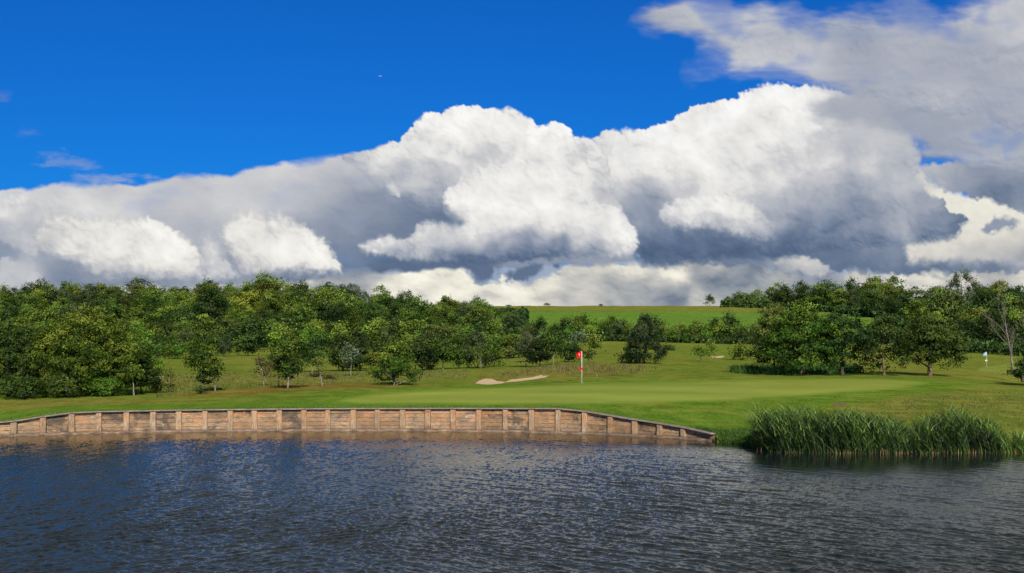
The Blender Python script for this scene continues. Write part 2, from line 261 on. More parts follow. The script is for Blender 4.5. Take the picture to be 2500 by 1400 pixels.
# ---------------------------------------------------------------- materials
class N:
    def __init__(s, name):
        s.m = bpy.data.materials.new(name); s.m.use_nodes = True; s.t = s.m.node_tree; s.t.nodes.clear()
        s.out = s.n('ShaderNodeOutputMaterial')
    def n(s, typ, **kw):
        nd = s.t.nodes.new(typ)
        for k, v in kw.items(): setattr(nd, k, v)
        return nd
    def l(s, a, b): s.t.links.new(a, b)
    def val(s, sock, v):
        if hasattr(v, 'node'): s.l(v, sock)
        else: sock.default_value = v
    def math(s, op, a, b=0.0, c=None, clamp=False):
        nd = s.n('ShaderNodeMath', operation=op, use_clamp=clamp); s.val(nd.inputs[0], a); s.val(nd.inputs[1], b)
        if c is not None: s.val(nd.inputs[2], c)
        return nd.outputs[0]
    def mix(s, f, a, b, blend='MIX'):
        nd = s.n('ShaderNodeMix', data_type='RGBA', blend_type=blend); s.val(nd.inputs[0], f)
        for i, v in ((6, a), (7, b)):
            if hasattr(v, 'node'): s.l(v, nd.inputs[i])
            else: nd.inputs[i].default_value = tuple(v)+((1,) if len(v) == 3 else ())
        return nd.outputs[2]
    def noise(s, vec, scale, detail=4, rough=.55, dist=0.0, out=0):
        nd = s.n('ShaderNodeTexNoise'); nd.inputs['Scale'].default_value = scale; nd.inputs['Detail'].default_value = detail
        nd.inputs['Roughness'].default_value = rough; nd.inputs['Distortion'].default_value = dist
        if vec is not None: s.l(vec, nd.inputs['Vector'])
        return nd.outputs[out]
    def mapping(s, vec, sc=(1, 1, 1), loc=(0, 0, 0), rot=(0, 0, 0)):
        nd = s.n('ShaderNodeMapping'); s.l(vec, nd.inputs[0]); nd.inputs['Scale'].default_value = sc; nd.inputs['Rotation'].default_value = rot
        s.val(nd.inputs['Location'], loc); return nd.outputs[0]
    def ramp(s, f, stops, interp='LINEAR'):
        nd = s.n('ShaderNodeValToRGB'); s.l(f, nd.inputs[0]); cr = nd.color_ramp; cr.interpolation = interp
        while len(cr.elements) > 1: cr.elements.remove(cr.elements[-1])
        cr.elements[0].position = stops[0][0]; cr.elements[0].color = tuple(stops[0][1])+(1,)
        for p, c in stops[1:]:
            e = cr.elements.new(p); e.color = tuple(c)+(1,)
        return nd.outputs[0]
    def attr(s, name, out='Color'):
        nd = s.n('ShaderNodeAttribute', attribute_name=name); return nd.outputs[out]
    def pbsdf(s, color, rough=.7, spec=.3, normal=None, **kw):
        b = s.n('ShaderNodeBsdfPrincipled'); s.val(b.inputs['Base Color'], color if hasattr(color, 'node') else tuple(color)+(1,))
        s.val(b.inputs['Roughness'], rough); b.inputs['Specular IOR Level'].default_value = spec
        if normal is not None: s.l(normal, b.inputs['Normal'])
        for k, v in kw.items(): b.inputs[k].default_value = v
        return b.outputs[0]
    def bump(s, h, strength=.5, dist=.05):
        b = s.n('ShaderNodeBump'); b.inputs['Strength'].default_value = strength; b.inputs['Distance'].default_value = dist
        s.l(h, b.inputs['Height']); return b.outputs[0]
    def fin(s, sh): s.l(sh, s.out.inputs[0]); return s.m

def foliage(name, dark, mid, light, trans=.13, var=.30, gloss=.12):
    n = N(name)
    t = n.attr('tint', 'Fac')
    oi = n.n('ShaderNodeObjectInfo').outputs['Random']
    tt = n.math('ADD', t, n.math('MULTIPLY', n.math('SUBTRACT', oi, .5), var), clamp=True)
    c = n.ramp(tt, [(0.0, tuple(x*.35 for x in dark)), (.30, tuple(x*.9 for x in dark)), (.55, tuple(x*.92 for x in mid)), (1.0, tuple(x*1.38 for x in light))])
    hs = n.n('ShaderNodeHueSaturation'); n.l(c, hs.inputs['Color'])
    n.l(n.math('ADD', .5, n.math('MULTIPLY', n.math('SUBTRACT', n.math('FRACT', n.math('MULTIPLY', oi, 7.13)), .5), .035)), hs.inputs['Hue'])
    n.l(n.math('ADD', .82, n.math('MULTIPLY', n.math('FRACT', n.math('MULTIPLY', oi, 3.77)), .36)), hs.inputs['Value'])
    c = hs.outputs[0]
    b = n.pbsdf(c, .5, gloss)
    tr = n.n('ShaderNodeBsdfTranslucent'); n.l(n.mix(.5, c, (.35, .5, .05), 'MULTIPLY') if False else c, tr.inputs[0])
    mx = n.n('ShaderNodeMixShader'); mx.inputs[0].default_value = trans; n.l(b, mx.inputs[1]); n.l(tr.outputs[0], mx.inputs[2])
    return n.fin(mx.outputs[0])
FM = {
 'maple':  foliage('maple_leaves', (.020, .050, .005), (.062, .112, .010), (.165, .215, .024)),
 'mapleb': foliage('big_maple_leaves', (.020, .052, .004), (.070, .128, .010), (.195, .245, .028), var=0),
 'bright': foliage('bright_leaves', (.040, .105, .009), (.085, .190, .016), (.150, .270, .026)),
 'dark':   foliage('dark_leaves', (.011, .026, .004), (.024, .050, .007), (.055, .090, .014)),
 'olive':  foliage('olive_leaves', (.030, .052, .008), (.068, .098, .016), (.125, .150, .028)),
 'pine':   foliage('pine_needles', (.020, .036, .012), (.045, .070, .022), (.095, .120, .045)),
 'pale':   foliage('pale_leaves', (.045, .072, .028), (.100, .140, .060), (.190, .240, .130)),
 'purple': foliage('russet_leaves', (.030, .022, .010), (.060, .042, .018), (.105, .080, .035)),
 'wood':   foliage('wood_leaves', (.024, .056, .007), (.062, .112, .012), (.135, .192, .024), var=.45),
 'yellow': foliage('yellow_leaves', (.060, .085, .010), (.140, .175, .018), (.260, .270, .030), var=.4),
 'gold':   foliage('golden_leaves', (.090, .080, .012), (.190, .150, .022), (.300, .230, .035)),
 'deepgreen': foliage('deep_green_leaves', (.012, .030, .006), (.028, .060, .010), (.060, .100, .018), var=.45),  # deep green leaf colour of the darker tree kinds
}
def bark(name, a, b, sc=6):
    n = N(name); g = n.n('ShaderNodeNewGeometry').outputs['Position']
    f = n.noise(n.mapping(g, (sc, sc, sc*.35)), 3, 4)
    c = n.ramp(f, [(.35, a), (.65, b)])
    return n.fin(n.pbsdf(c, .85, .1, n.bump(f, .6, .03)))
BARK = bark('brown_bark', (.05, .038, .026), (.13, .10, .07))
BIRCH = bark('pale_bark', (.13, .11, .085), (.36, .32, .26), 10)
BARKDARK = bark('dark_bark', (.03, .024, .018), (.075, .06, .045))
BONE = bark('bleached_bark', (.14, .12, .095), (.32, .28, .23), 8)
BARKWARM = bark('warm_bark', (.13, .085, .05), (.28, .20, .12))

# ---------------------------------------------------------------- terrain table
WALL_BASE = [(-400, 1080), (-200, 1072), (0, 1066), (120, 1062), (240, 1058), (400, 1055), (622, 1053), (800, 1052), (1000, 1052), (1170, 1054), (1300, 1056), (1430, 1060), (1550, 1065), (1670, 1072), (1742, 1078)]
WALL_TOP = [(-400, 1052), (-200, 1044), (0, 1030), (34, 1027), (97, 1017), (168, 1007), (242, 1004), (336, 1002), (504, 999.5), (700, 997.5), (840, 996.5), (1100, 996), (1368, 996.5), (1435, 1003.6), (1536, 1021), (1636, 1036), (1670, 1042), (1742, 1058)]
SHORE = [(-9000, 1080), (-400, 1080)]+WALL_BASE[1:]+[(1760, 1080), (1800, 1084), (1850, 1096), (1900, 1101), (2100, 1104), (2500, 1102), (3000, 1098), (12000, 1090)]
def ip(tab, x): return np.interp(x, [a for a, _ in tab], [b for _, b in tab])
def d_shore(px): return CAMZ*F/(ip(SHORE, px)-HZ)
def z_walltop(px): return CAMZ-(ip(WALL_TOP, px)-HZ)/F*d_shore(px)
COLS = {
 -400: [(62, 1035), (70, 985), (85, 955), (110, 930), (150, 905), (200, 880), (260, 850), (330, 810), (420, 760), (520, 740), (700, 760)],
 0: [(62, 1012), (66, 995), (76, 968), (90, 945), (110, 925), (140, 905), (180, 884), (230, 862), (300, 828), (380, 785), (450, 757), (520, 745), (700, 762)],
 200: [(63.5, 999), (68, 984), (76, 965), (90, 944), (110, 923), (140, 904), (180, 883), (230, 862), (300, 828), (380, 783), (450, 755), (520, 742), (700, 762)],
 400: [(64, 996), (68, 982), (76, 963), (90, 943), (110, 922), (135, 905), (170, 885), (210, 868), (250, 855), (300, 830), (380, 785), (450, 755), (520, 740), (700, 762)],
 600: [(64.5, 993), (68, 982), (74, 964), (80, 951), (90, 943), (108, 922), (130, 906), (165, 885), (210, 866), (250, 853), (300, 828), (380, 782), (450, 750), (520, 736), (700, 762)],
 800: [(64.5, 993), (68, 982), (74, 960), (80, 944), (90, 936), (105, 922), (125, 908), (150, 893), (185, 875), (230, 858), (280, 838), (340, 808), (400, 775), (450, 755), (520, 742), (700, 765)],
 1000: [(64.5, 991), (68, 981), (76, 958), (84, 943), (92, 932), (105, 918), (122, 905), (150, 890), (185, 874), (230, 856), (280, 838), (340, 812), (400, 785), (460, 765), (540, 750), (700, 770)],
 1200: [(64.5, 990), (68, 979), (76, 958), (84, 942), (92, 930), (100, 915), (115, 903), (135, 892), (165, 878), (200, 862), (240, 848), (290, 835), (350, 812), (430, 778), (500, 755), (560, 747.5), (650, 750), (800, 765)],
 1420: [(64, 992), (68, 979), (76, 955), (84, 935), (90, 922), (98, 905), (110, 895), (130, 884), (165, 868), (210, 852), (260, 842), (320, 825), (400, 788), (480, 759), (560, 747.5), (650, 750), (800, 768)],
 1600: [(62, 1012), (67, 985), (74, 958), (80, 940), (86, 929), (94, 918), (107, 903), (125, 888), (155, 873), (190, 860), (240, 846), (290, 837), (350, 813), (420, 780), (500, 755), (560, 747.5), (650, 750), (800, 770)],
 1800: [(59, 1045), (68, 990), (78, 946), (86, 926), (95, 915), (110, 903), (130, 890), (160, 876), (200, 862), (250, 849), (300, 839), (360, 814), (430, 783), (500, 757), (560, 747.5), (650, 750), (800, 772)],
 2100: [(56, 1040), (64, 1000), (76, 955), (88, 923), (96, 916.5), (108, 903), (122, 897), (150, 890), (180, 880), (220, 868), (280, 845), (340, 822), (420, 790), (480, 768), (540, 756), (650, 752)],
 2300: [(56, 1040), (64, 1000), (74, 962), (84, 931), (96, 920), (108, 905), (130, 894), (170, 885), (210, 870), (260, 852), (330, 818), (400, 785), (450, 772), (520, 750)],
 2500: [(56, 1045), (64, 1003), (72, 973), (82, 945), (96, 936), (112, 916), (135, 905), (172, 893), (200, 880), (240, 862), (300, 830), (400, 775), (500, 745)],
 3200: [(56, 1045), (64, 1003), (72, 973), (82, 950), (100, 935), (130, 915), (172, 893), (200, 880), (240, 862), (300, 830), (400, 775), (500, 745)],
}
TP = np.concatenate([np.arange(-9000, -1500, 300), np.arange(-1500, 4200, 15), np.arange(4200, 12300, 300)]).astype(float)
TD = np.exp(np.linspace(math.log(40), math.log(26000), 620))
def build_table():
    keys = sorted(COLS); Zc = []
    for k in keys:
        c = COLS[k]; d = [a for a, _ in c]; z = [CAMZ-(p-HZ)/F*a for a, p in c]
        zl = z[-1]
        d += [max(d[-1]*1.3, 900), 1500, 4000, 30000]; z += [zl-1, zl-4, 14, 14]
        Zc.append(np.interp(TD, d, z))
    Zc = np.array(Zc)
    # smooth along distance
    def blur(a, w, ax):
        k = np.exp(-np.linspace(-2, 2, 2*w+1)**2); k /= k.sum()
        pad = [(0, 0), (0, 0)]; pad[ax] = (w, w)
        ap = np.pad(a, pad, mode='edge')
        return sum(k[i]*(ap[i:i+a.shape[0], :] if ax == 0 else ap[:, i:i+a.shape[1]]) for i in range(2*w+1))
    Zc = blur(Zc, 3, 1)
    T = np.array([np.interp(np.clip(TP, keys[0], keys[-1]), keys, Zc[:, j]) for j in range(len(TD))]).T   # (px, D)
    core = (TP >= -1500) & (TP < 4200)
    Tb = blur(T[core], 7, 0); T[core] = Tb
    return T
TZ = build_table()
def zraw(px, D):
    i = np.clip(np.searchsorted(TP, px)-1, 0, len(TP)-2); fx = np.clip((px-TP[i])/(TP[i+1]-TP[i]), 0, 1)
    j = np.clip(np.searchsorted(TD, D)-1, 0, len(TD)-2); fy = np.clip((D-TD[j])/(TD[j+1]-TD[j]), 0, 1)
    return (TZ[i, j]*(1-fx)*(1-fy)+TZ[i+1, j]*fx*(1-fy)+TZ[i, j+1]*(1-fx)*fy+TZ[i+1, j+1]*fx*fy)
def is_wall(px): return smooth(1762, 1738, px)*smooth(-260, -230, px)
def zg(px, D):
    """ground height seen along image column px at distance D"""
    px = np.asarray(px, float); D = np.asarray(D, float)
    z = zraw(px, D); ds = d_shore(px); w = is_wall(px)
    x = (px-CX)/F*D
    rel = .05*fbm(x/11, D/17, 4, 501)*(D/80)**1.1*smooth(0, 9, D-ds)
    z = z+rel
    lo = z_walltop(px)-.035; e = D-ds
    zw = lo+(z-lo)*smooth(-.5, 6.5, e)
    zs = np.interp(e, [-3, -.4, 0, .5, 1.2, 3.5], [-1.2, -.25, .02, .22, .36, .62])
    zs = zs+(z-zs)*smooth(.6, 5.5, e)
    return w*zw+(1-w)*zs
def gpt(px, D): return Vector(((px-CX)/F*D, float(D), float(zg(px, D))))
def d_of(px, py, dmin=0):
    D = np.concatenate([np.arange(51, 130, .25), np.arange(130, 300, 1), np.arange(300, 700, 3)])
    D = D[D > dmin]
    p = HZ-(zg(np.full(D.shape, float(px)), D)-CAMZ)/D*F
    k = np.where(p <= py)[0]
    return float(D[k[0]]) if len(k) else float(D[np.argmin(p)])

# ---------------------------------------------------------------- terrain mesh
def build_terrain():
    u = np.concatenate([np.arange(-9000, -1500, 500), np.arange(-1500, -200, 40), np.arange(-200, 2700, 2.6), np.arange(2700, 4200, 40), np.arange(4200, 12001, 500)])
    e = np.concatenate([np.arange(-.02, 0, .02), np.arange(0, 3, .12), np.arange(3, 50, .2), np.arange(50, 190, 1.1), np.arange(190, 640, 4), np.geomspace(640, 24000, 26)])
    e0 = np.array([-1.6, -.8, -.3])
    nU, nE = len(u), len(e)+len(e0)
    ds = d_shore(u)
    wl = is_wall(u) > .5
    E = np.concatenate([e0, e])[None, :]*np.ones((nU, 1))
    # behind the wall the sheet starts at the planks and drops down their back
    D = ds[:, None]+np.where(wl[:, None] & (E < .05), .05, E)
    U = u[:, None]*np.ones((1, nE))
    Z = zg(U.ravel(), D.ravel()).reshape(D.shape)
    Z = np.where(wl[:, None] & (E < -1), Z-1.4, Z)
    X = (U-CX)/F*D
    PY = HZ-(Z-CAMZ)/D*F
    V = np.stack([X, D, Z], -1).reshape(-1, 3)
    idx = np.arange(nU*nE).reshape(nU, nE)
    Q = np.stack([idx[:-1, :-1], idx[1:, :-1], idx[1:, 1:], idx[:-1, 1:]], -1)
    # ---- zones
    jx = U+6*fbm(X/3, D/5, 3, 611)*1.0; jy = PY+1.3*fbm(X/2, D/4, 3, 612)
    def zone(poly, soft=3): return smooth(-soft, soft, poly_sdf(jx, jy, poly))
    def strip(a, b, c, soft=2.0):
        """between two image-row curves given as lists"""
        lo = np.interp(jx, [p[0] for p in a], [p[1] for p in a]); hi = np.interp(jx, [p[0] for p in b], [p[1] for p in b])
        return smooth(-soft, soft, jy-lo)*smooth(-soft, soft, hi-jy)*c
    big = fbm(X/16, D/24, 4, 620); med = fbm(X/3.2, D/6, 4, 621)
    C = {'rough': (.180, .225, .030), 'lush': (.100, .188, .016), 'fair': (.150, .225, .024), 'gold': (.270, .240, .042), 'rust': (.265, .170, .036),
         'green': (.265, .318, .052), 'fringe': (.128, .240, .022), 'hill': (.120, .235, .028), 'hill2': (.185, .205, .030), 'dark': (.045, .085, .010), 'brown': (.150, .105, .035)}
    C = {k: np.array(v) for k, v in C.items()}
    col = np.zeros(X.shape+(3,))+C['rough']
    def put(w, c): 
        nonlocal col
        w = np.clip(w, 0, 1)[..., None]; col = col*(1-w)+c*w
    put(smooth(-.2, .5, big)*.5, C['gold']); put(smooth(.1, -.5, big)*.5, C['fair'])
    # fairways in the middle distance, mown in bands
    band = smooth(-.15, .15, fbm(X/60+3, D/9, 3, 633))
    mid = smooth(105, 125, D)*smooth(330, 300, D)
    put(mid*band*.75, C['fair']); put(mid*smooth(.12, .3, fbm(X/45+9, D/6, 3, 634))*.6, C['lush']*1.15)
    put(mid*smooth(.1, .35, fbm(X/30, D/7, 3, 635))*.5, C['gold'])
    # far hillside field
    hill = smooth(330, 345, D)
    put(hill, C['hill']); put(hill*smooth(-.2, .4, fbm(X/50, D/16, 4, 641))*.4, C['hill']*1.25)
    put(hill*smooth(478, 488, D+6*fbm(X/60, D/60, 2, 642)), C['hill2']*1.05)
    ln = np.abs(D+6*fbm(X/60, D/60, 2, 642)-482); put(hill*smooth(5, 2, ln)*.6*smooth(300, -100, X), C['brown'])
    for k in range(9):
        put(hill*smooth(1.4, .5, np.abs(D-(352+14.5*k)-.05*X))*.25, C['hill']*1.4)
    # left apron
    put(strip([(-400, 940), (480, 940), (830, 955)], [(-400, 1100), (2600, 1100)], 1.0, 5)*smooth(960, 780, jx)*.85, C['fair'])
    put(strip([(-400, 982), (0, 980), (300, 975), (600, 985)], [(-400, 1020), (0, 1006), (300, 988), (600, 992)], .8, 5)*smooth(620, 350, jx), C['gold']*.85)
    put(strip([(-400, 1012), (0, 1003), (200, 988), (600, 984), (850, 980)], [(-400, 1100), (2600, 1100)], .9, 5)*smooth(1000, 800, jx), C['lush']*1.2)
    put(strip([(380, 968), (480, 958), (600, 948), (700, 940), (830, 936), (980, 936)], [(380, 974), (480, 970), (600, 966), (700, 955), (830, 950), (980, 945)], .85, 4)*smooth(360, 470, jx)*smooth(1100, 950, jx), C['rust']*.85)
    # apron round the green
    put(zone([(640, 985), (800, 962), (900, 950), (1200, 936), (1420, 931), (1700, 926), (2000, 918), (2300, 924), (2420, 940), (2200, 985), (1950, 1010), (1780, 1085), (1740, 1075), (1640, 1045), (1400, 1010), (700, 1010)], 8)*.9, C['fringe'])
    put(zone([(1500, 1000), (1700, 985), (1950, 985), (1990, 1000), (1850, 1030), (1840, 1075), (1760, 1062), (1640, 1030)], 10)*.6*smooth(-.3, .3, med+big), C['rough']*1.05)
    # ground right of the green
    put(zone([(1990, 1010), (2200, 962), (2450, 938), (2900, 935), (2900, 1110), (1830, 1110), (1850, 1040)], 14), C['rough'])
    put(zone([(2000, 1010), (2200, 970), (2600, 955), (2600, 1110), (1850, 1110)], 10)*smooth(-.1, .4, med*.6+big*.6)*.6, C['gold']*.9)
    put(zone([(1900, 980), (2230, 945), (2300, 935), (2420, 936), (2250, 960), (1990, 1000)], 8)*.75, C['lush']*1.25)
    # long grass round the bunker
    put(zone([(1150, 938), (1180, 918), (1260, 905), (1340, 892), (1450, 890), (1600, 898), (1560, 915), (1450, 922), (1330, 924), (1240, 936)], 4)*.6, C['gold']*.75)
    put(zone([(1500, 905), (1700, 892), (1850, 900), (1850, 920), (1600, 926), (1500, 922)], 5)*.6, C['fair'])
    # lush bank by the water
    put(zone([(1640, 1036), (1700, 1040), (1760, 1050), (1860, 1060), (1860, 1100), (1745, 1100), (1730, 1062)], 4), C['lush'])
    sh = np.clip(D-ds[:, None], -5, 50)
    put((1-is_wall(U))*smooth(1.0, .1, sh)*.9, C['brown']*.45)
    put(is_wall(U)*smooth(1.4, .2, sh)*.8, C['lush'])
    # the second green, far right
    put(zone([(2385, 906), (2400, 896), (2460, 890), (2600, 888), (2600, 912), (2450, 912)], 2), C['green'])
    put(zone([(1640, 862), (1740, 850), (1850, 848), (1850, 870), (1700, 872)], 3)*.6, C['lush']*1.3)
    v = 1+.16*med+.12*big
    green_w = poly_sdf(jx, jy, GREEN_POLY)
    gcol = C['green']*(1+.22*fbm(X/9, D/4.5, 4, 651)[..., None])*np.stack([1+.12*big, 1+0*big, 1+0*big], -1) ; gm = smooth(-2, 2, green_w)[..., None]
    stripe = np.sin((D*1.0+X*.25)*2*np.pi/6.5)*.05
    gcol = gcol*(1+stripe[..., None])*np.where(smooth(955, 945, jy)[..., None] > 0, 1-.10*smooth(955, 945, jy)[..., None], 1)
    stk = fbm(X/5.0, D/1.3, 4, 671, .6); stk2 = fbm(X/2.2+7, D/.9, 3, 672, .6)
    nearw = smooth(3, 8, D-ds[:, None])*smooth(340, 200, D)
    put(nearw*smooth(.08, .35, stk)*.45, C['gold']*1.1); put(nearw*smooth(-.08, -.35, stk)*.5, C['lush']*.8); put(nearw*smooth(.18, .4, stk2)*.4, C['rust']*.8)
    col = np.clip(col*v[..., None], .004, .9)
    gb = smooth(-1, 9, green_w+3*med)[..., None]; gcol = col*(1-gb)+gcol*gb
    cc = lambda a: (a[:-1, :-1]+a[1:, 1:])*.5
    px_c, py_c = cc(jx), cc(jy)
    kinds = np.zeros(px_c.shape, int)
    kinds[cc(green_w) > 0] = 1
    for P in SAND: kinds[(poly_sdf(px_c, py_c, P) > 0) & (cc(D) < 130)] = 2
    kinds[(poly_sdf(px_c, py_c, [(1736, 871), (1768, 869), (1765, 873.5), (1740, 874.5)]) > 0)] = 2
    kinds[(poly_sdf(px_c, py_c, [(376, 921), (402, 918), (402, 924), (380, 925)]) > 0)] = 2
    kinds[(poly_sdf(px_c, py_c, [(1975, 911.2), (2030, 908.5), (2086, 908.3), (2086, 910.0), (2030, 910.5), (1975, 913)]) > 0)] = 3
    kinds[(poly_sdf(cc(jx*1.0), cc(jy), [(2026, 990), (2040, 984.5), (2062, 984), (2072, 989), (2050, 992), (2032, 992.5)]) > 0)] = 4
    ca = np.concatenate([col, np.ones(col.shape[:2]+(1,))], -1).reshape(-1, 4)
    ga = np.concatenate([gcol, np.ones(col.shape[:2]+(1,))], -1).reshape(-1, 4)
    Qf = Q.reshape(-1, 4); kf = kinds.ravel()
    for k, nm, mat, cols in ((0, 'ground', M_GRASS, ca), (1, 'putting_green', M_GREEN, ga), (2, 'bunker_sand', M_SAND, ca), (3, 'path', M_PATH, ca), (4, 'bare_soil', M_SOIL, ca)):
        q = Qf[kf == k]
        if not len(q): continue
        used = np.unique(q); rem = np.zeros(len(V), int); rem[used] = np.arange(len(used))
        me = mesh_np(nm, V[used], rem[q], 4, [mat], {'zone': ('POINT', 'FLOAT_COLOR', cols[used])}, True)
        tag(link(bpy.data.objects.new(nm, me)), kind='structure')
GREEN_POLY = [(812, 979), (880, 964), (1000, 955), (1100, 949), (1200, 944), (1300, 940), (1420, 935), (1600, 931), (1800, 927), (2000, 924), (2150, 923), (2230, 927), (2280, 934), (2240, 946), (2100, 958), (1950, 969), (1800, 979), (1650, 985), (1500, 988), (1300, 990), (1100, 989), (950, 988), (860, 986)]
SAND = [[(1163, 937), (1170, 929), (1183, 925), (1200, 925.5), (1215, 931), (1236, 933), (1228, 936), (1190, 939)],
        [(1232, 934), (1248, 927), (1275, 924), (1300, 921.5), (1322, 916), (1326, 919), (1342, 917), (1330, 922), (1300, 927), (1262, 932)]]

def grass_mat(name, fine, bumps, rough_=.8):
    n = N(name); g = n.n('ShaderNodeNewGeometry').outputs['Position']; c = n.attr('zone')
    f1 = n.noise(n.mapping(g, (1, .45, 1)), 5.5, 5, .7); f2 = n.noise(n.mapping(g, (1, .5, 1)), .9, 5, .65); f3 = n.noise(n.mapping(g, (1, .3, 1)), 22, 3, .7)
    k = n.math('ADD', n.math('MULTIPLY', n.math('SUBTRACT', f1, .5), fine), n.math('MULTIPLY', n.math('SUBTRACT', f2, .5), fine*.8))
    k = n.math('ADD', k, n.math('MULTIPLY', n.math('SUBTRACT', f3, .5), fine*.9))
    k = n.math('ADD', k, 1.0)
    cb = n.n('ShaderNodeVectorMath', operation='SCALE'); n.l(c, cb.inputs[0]); n.l(k, cb.inputs['Scale'])
    col = n.mix(n.math('MULTIPLY', n.math('SUBTRACT', f2, .48), 1.1*fine, clamp=True), cb.outputs[0], (.27, .21, .05))
    nb = n.bump(n.math('ADD', f1, n.math('MULTIPLY', f3, .5)), bumps, .12)
    return n.fin(n.pbsdf(col, rough_, .0, nb))
M_GRASS = grass_mat('rough_grass', 1.45, .7); M_GREEN = grass_mat('mown_grass', .22, .1)
def plain(name, a, b, sc=3, rough_=.9, bstr=.4):
    n = N(name); g = n.n('ShaderNodeNewGeometry').outputs['Position']; f = n.noise(g, sc, 5, .6)
    return n.fin(n.pbsdf(n.ramp(f, [(.3, a), (.7, b)]), rough_, .1, n.bump(f, bstr, .05)))
M_SAND = plain('sand', (.58, .39, .20), (.74, .54, .30), 2.5); M_PATH = plain('path_gravel', (.22, .22, .21), (.32, .32, .30)); M_SOIL = plain('soil', (.17, .095, .04), (.26, .15, .065), 5)
build_terrain()

# ---------------------------------------------------------------- water
def build_water():
    u = np.concatenate([np.arange(-9000, -400, 400), np.arange(-400, 2900, 1.9), np.arange(2900, 12001, 400)])
    pr = np.concatenate([np.arange(1035, 1500, .62), np.arange(1500, 1740, 8)])
    D = np.concatenate([np.array([90., 70.]), CAMZ*F/(pr-HZ), np.array([12., 8., 0., -40., -90.])])
    X = ((u-CX)/F)[None, :]*np.maximum(D, 15)[:, None]; Y = D[:, None]*np.ones((1, len(u)))
    Z = np.zeros(X.shape)
    r = np.random.default_rng(3)
    nw = 90
    wx = X+.25*fbm(X/3, Y/3, 2, 701); wy = Y+.25*fbm(X/3+9, Y/3, 2, 702)
    gust = .75+.55*fbm(X/9+2, Y/14, 3, 704)+.2*fbm(X/2.5, Y/4, 2, 705)
    pxw = CX+X/np.maximum(D, 15)[:, None]*F+500*fbm(X/14, Y/14, 2, 706)
    WA = .35+.95*smooth(1500, 700, pxw); WB = .35+.95*smooth(700, 1500, pxw)
    for i in range(nw):
        lam = math.exp(r.normal(math.log(.26), .42)); lam = min(max(lam, .12), .9); k = 2*math.pi/lam
        sysn = i % 5                               # two crossing ripple trains and some loose chop
        if sysn in (0, 1): th = math.radians(r.normal(-42, 11)); wgt = WA
        elif sysn in (2, 3): th = math.radians(r.normal(222, 11)); wgt = WB
        else: th = math.radians(r.normal(262, 32)); wgt = 1.0
        slope = .0255
        dx = -(k*math.cos(th)*wx+k*math.sin(th)*wy)+r.uniform(0, 6.28)
        Z += (slope/k)*wgt*1.15*(np.exp(.95*np.sin(dx))-1.24)
    px = CX+X/np.maximum(D, 15)[:, None]*F
    e = d_shore(px)-Y
    reed = smooth(1830, 1900, px)
    calm = .03+.97*smooth(.3, 5.5+7*reed, e+2.0*fbm(X/5, Y/4, 4, 703))
    Z *= np.clip(gust, .35, 1.6)*calm*1.15*(1+.45*smooth(42, 22, D))[:, None]
    Z = np.where((D[:, None] < 14) | (D[:, None] > 66), 0, Z)
    nU, nE = len(D), len(u); idx = np.arange(nU*nE).reshape(nU, nE)
    Q = np.stack([idx[:-1, :-1], idx[:-1, 1:], idx[1:, 1:], idx[1:, :-1]], -1).reshape(-1, 4)[:, ::-1]
    n = N('lake_water'); g = n.n('ShaderNodeNewGeometry').outputs['Position']
    f = n.noise(n.mapping(g, (1, 1, 1)), 9, 3, .6); f2 = n.noise(g, 26, 2, .5)
    a = n.attr('calm', 'Fac')
    hh = n.math('MULTIPLY', n.math('ADD', f, n.math('MULTIPLY', f2, .35)), a)
    bn = n.bump(hh, .4, .03)
    df = n.n('ShaderNodeBsdfDiffuse'); df.inputs[0].default_value = (.008, .014, .017, 1)
    gl = n.n('ShaderNodeBsdfGlossy'); gl.inputs[0].default_value = (1.0, .95, .78, 1); gl.inputs['Roughness'].default_value = .085; n.l(bn, gl.inputs['Normal'])
    fr = n.n('ShaderNodeFresnel'); fr.inputs[0].default_value = 1.333; n.l(bn, fr.inputs['Normal'])
    mx = n.n('ShaderNodeMixShader'); n.l(fr.outputs[0], mx.inputs[0]); n.l(df.outputs[0], mx.inputs[1]); n.l(gl.outputs[0], mx.inputs[2]); m = n.fin(mx.outputs[0])
    me = mesh_np('water', np.stack([X, Y, Z], -1).reshape(-1, 3), Q, 4, [m], {'calm': ('POINT', 'FLOAT', calm.ravel())}, True)
    tag(link(bpy.data.objects.new('water', me)), kind='structure')
build_water()

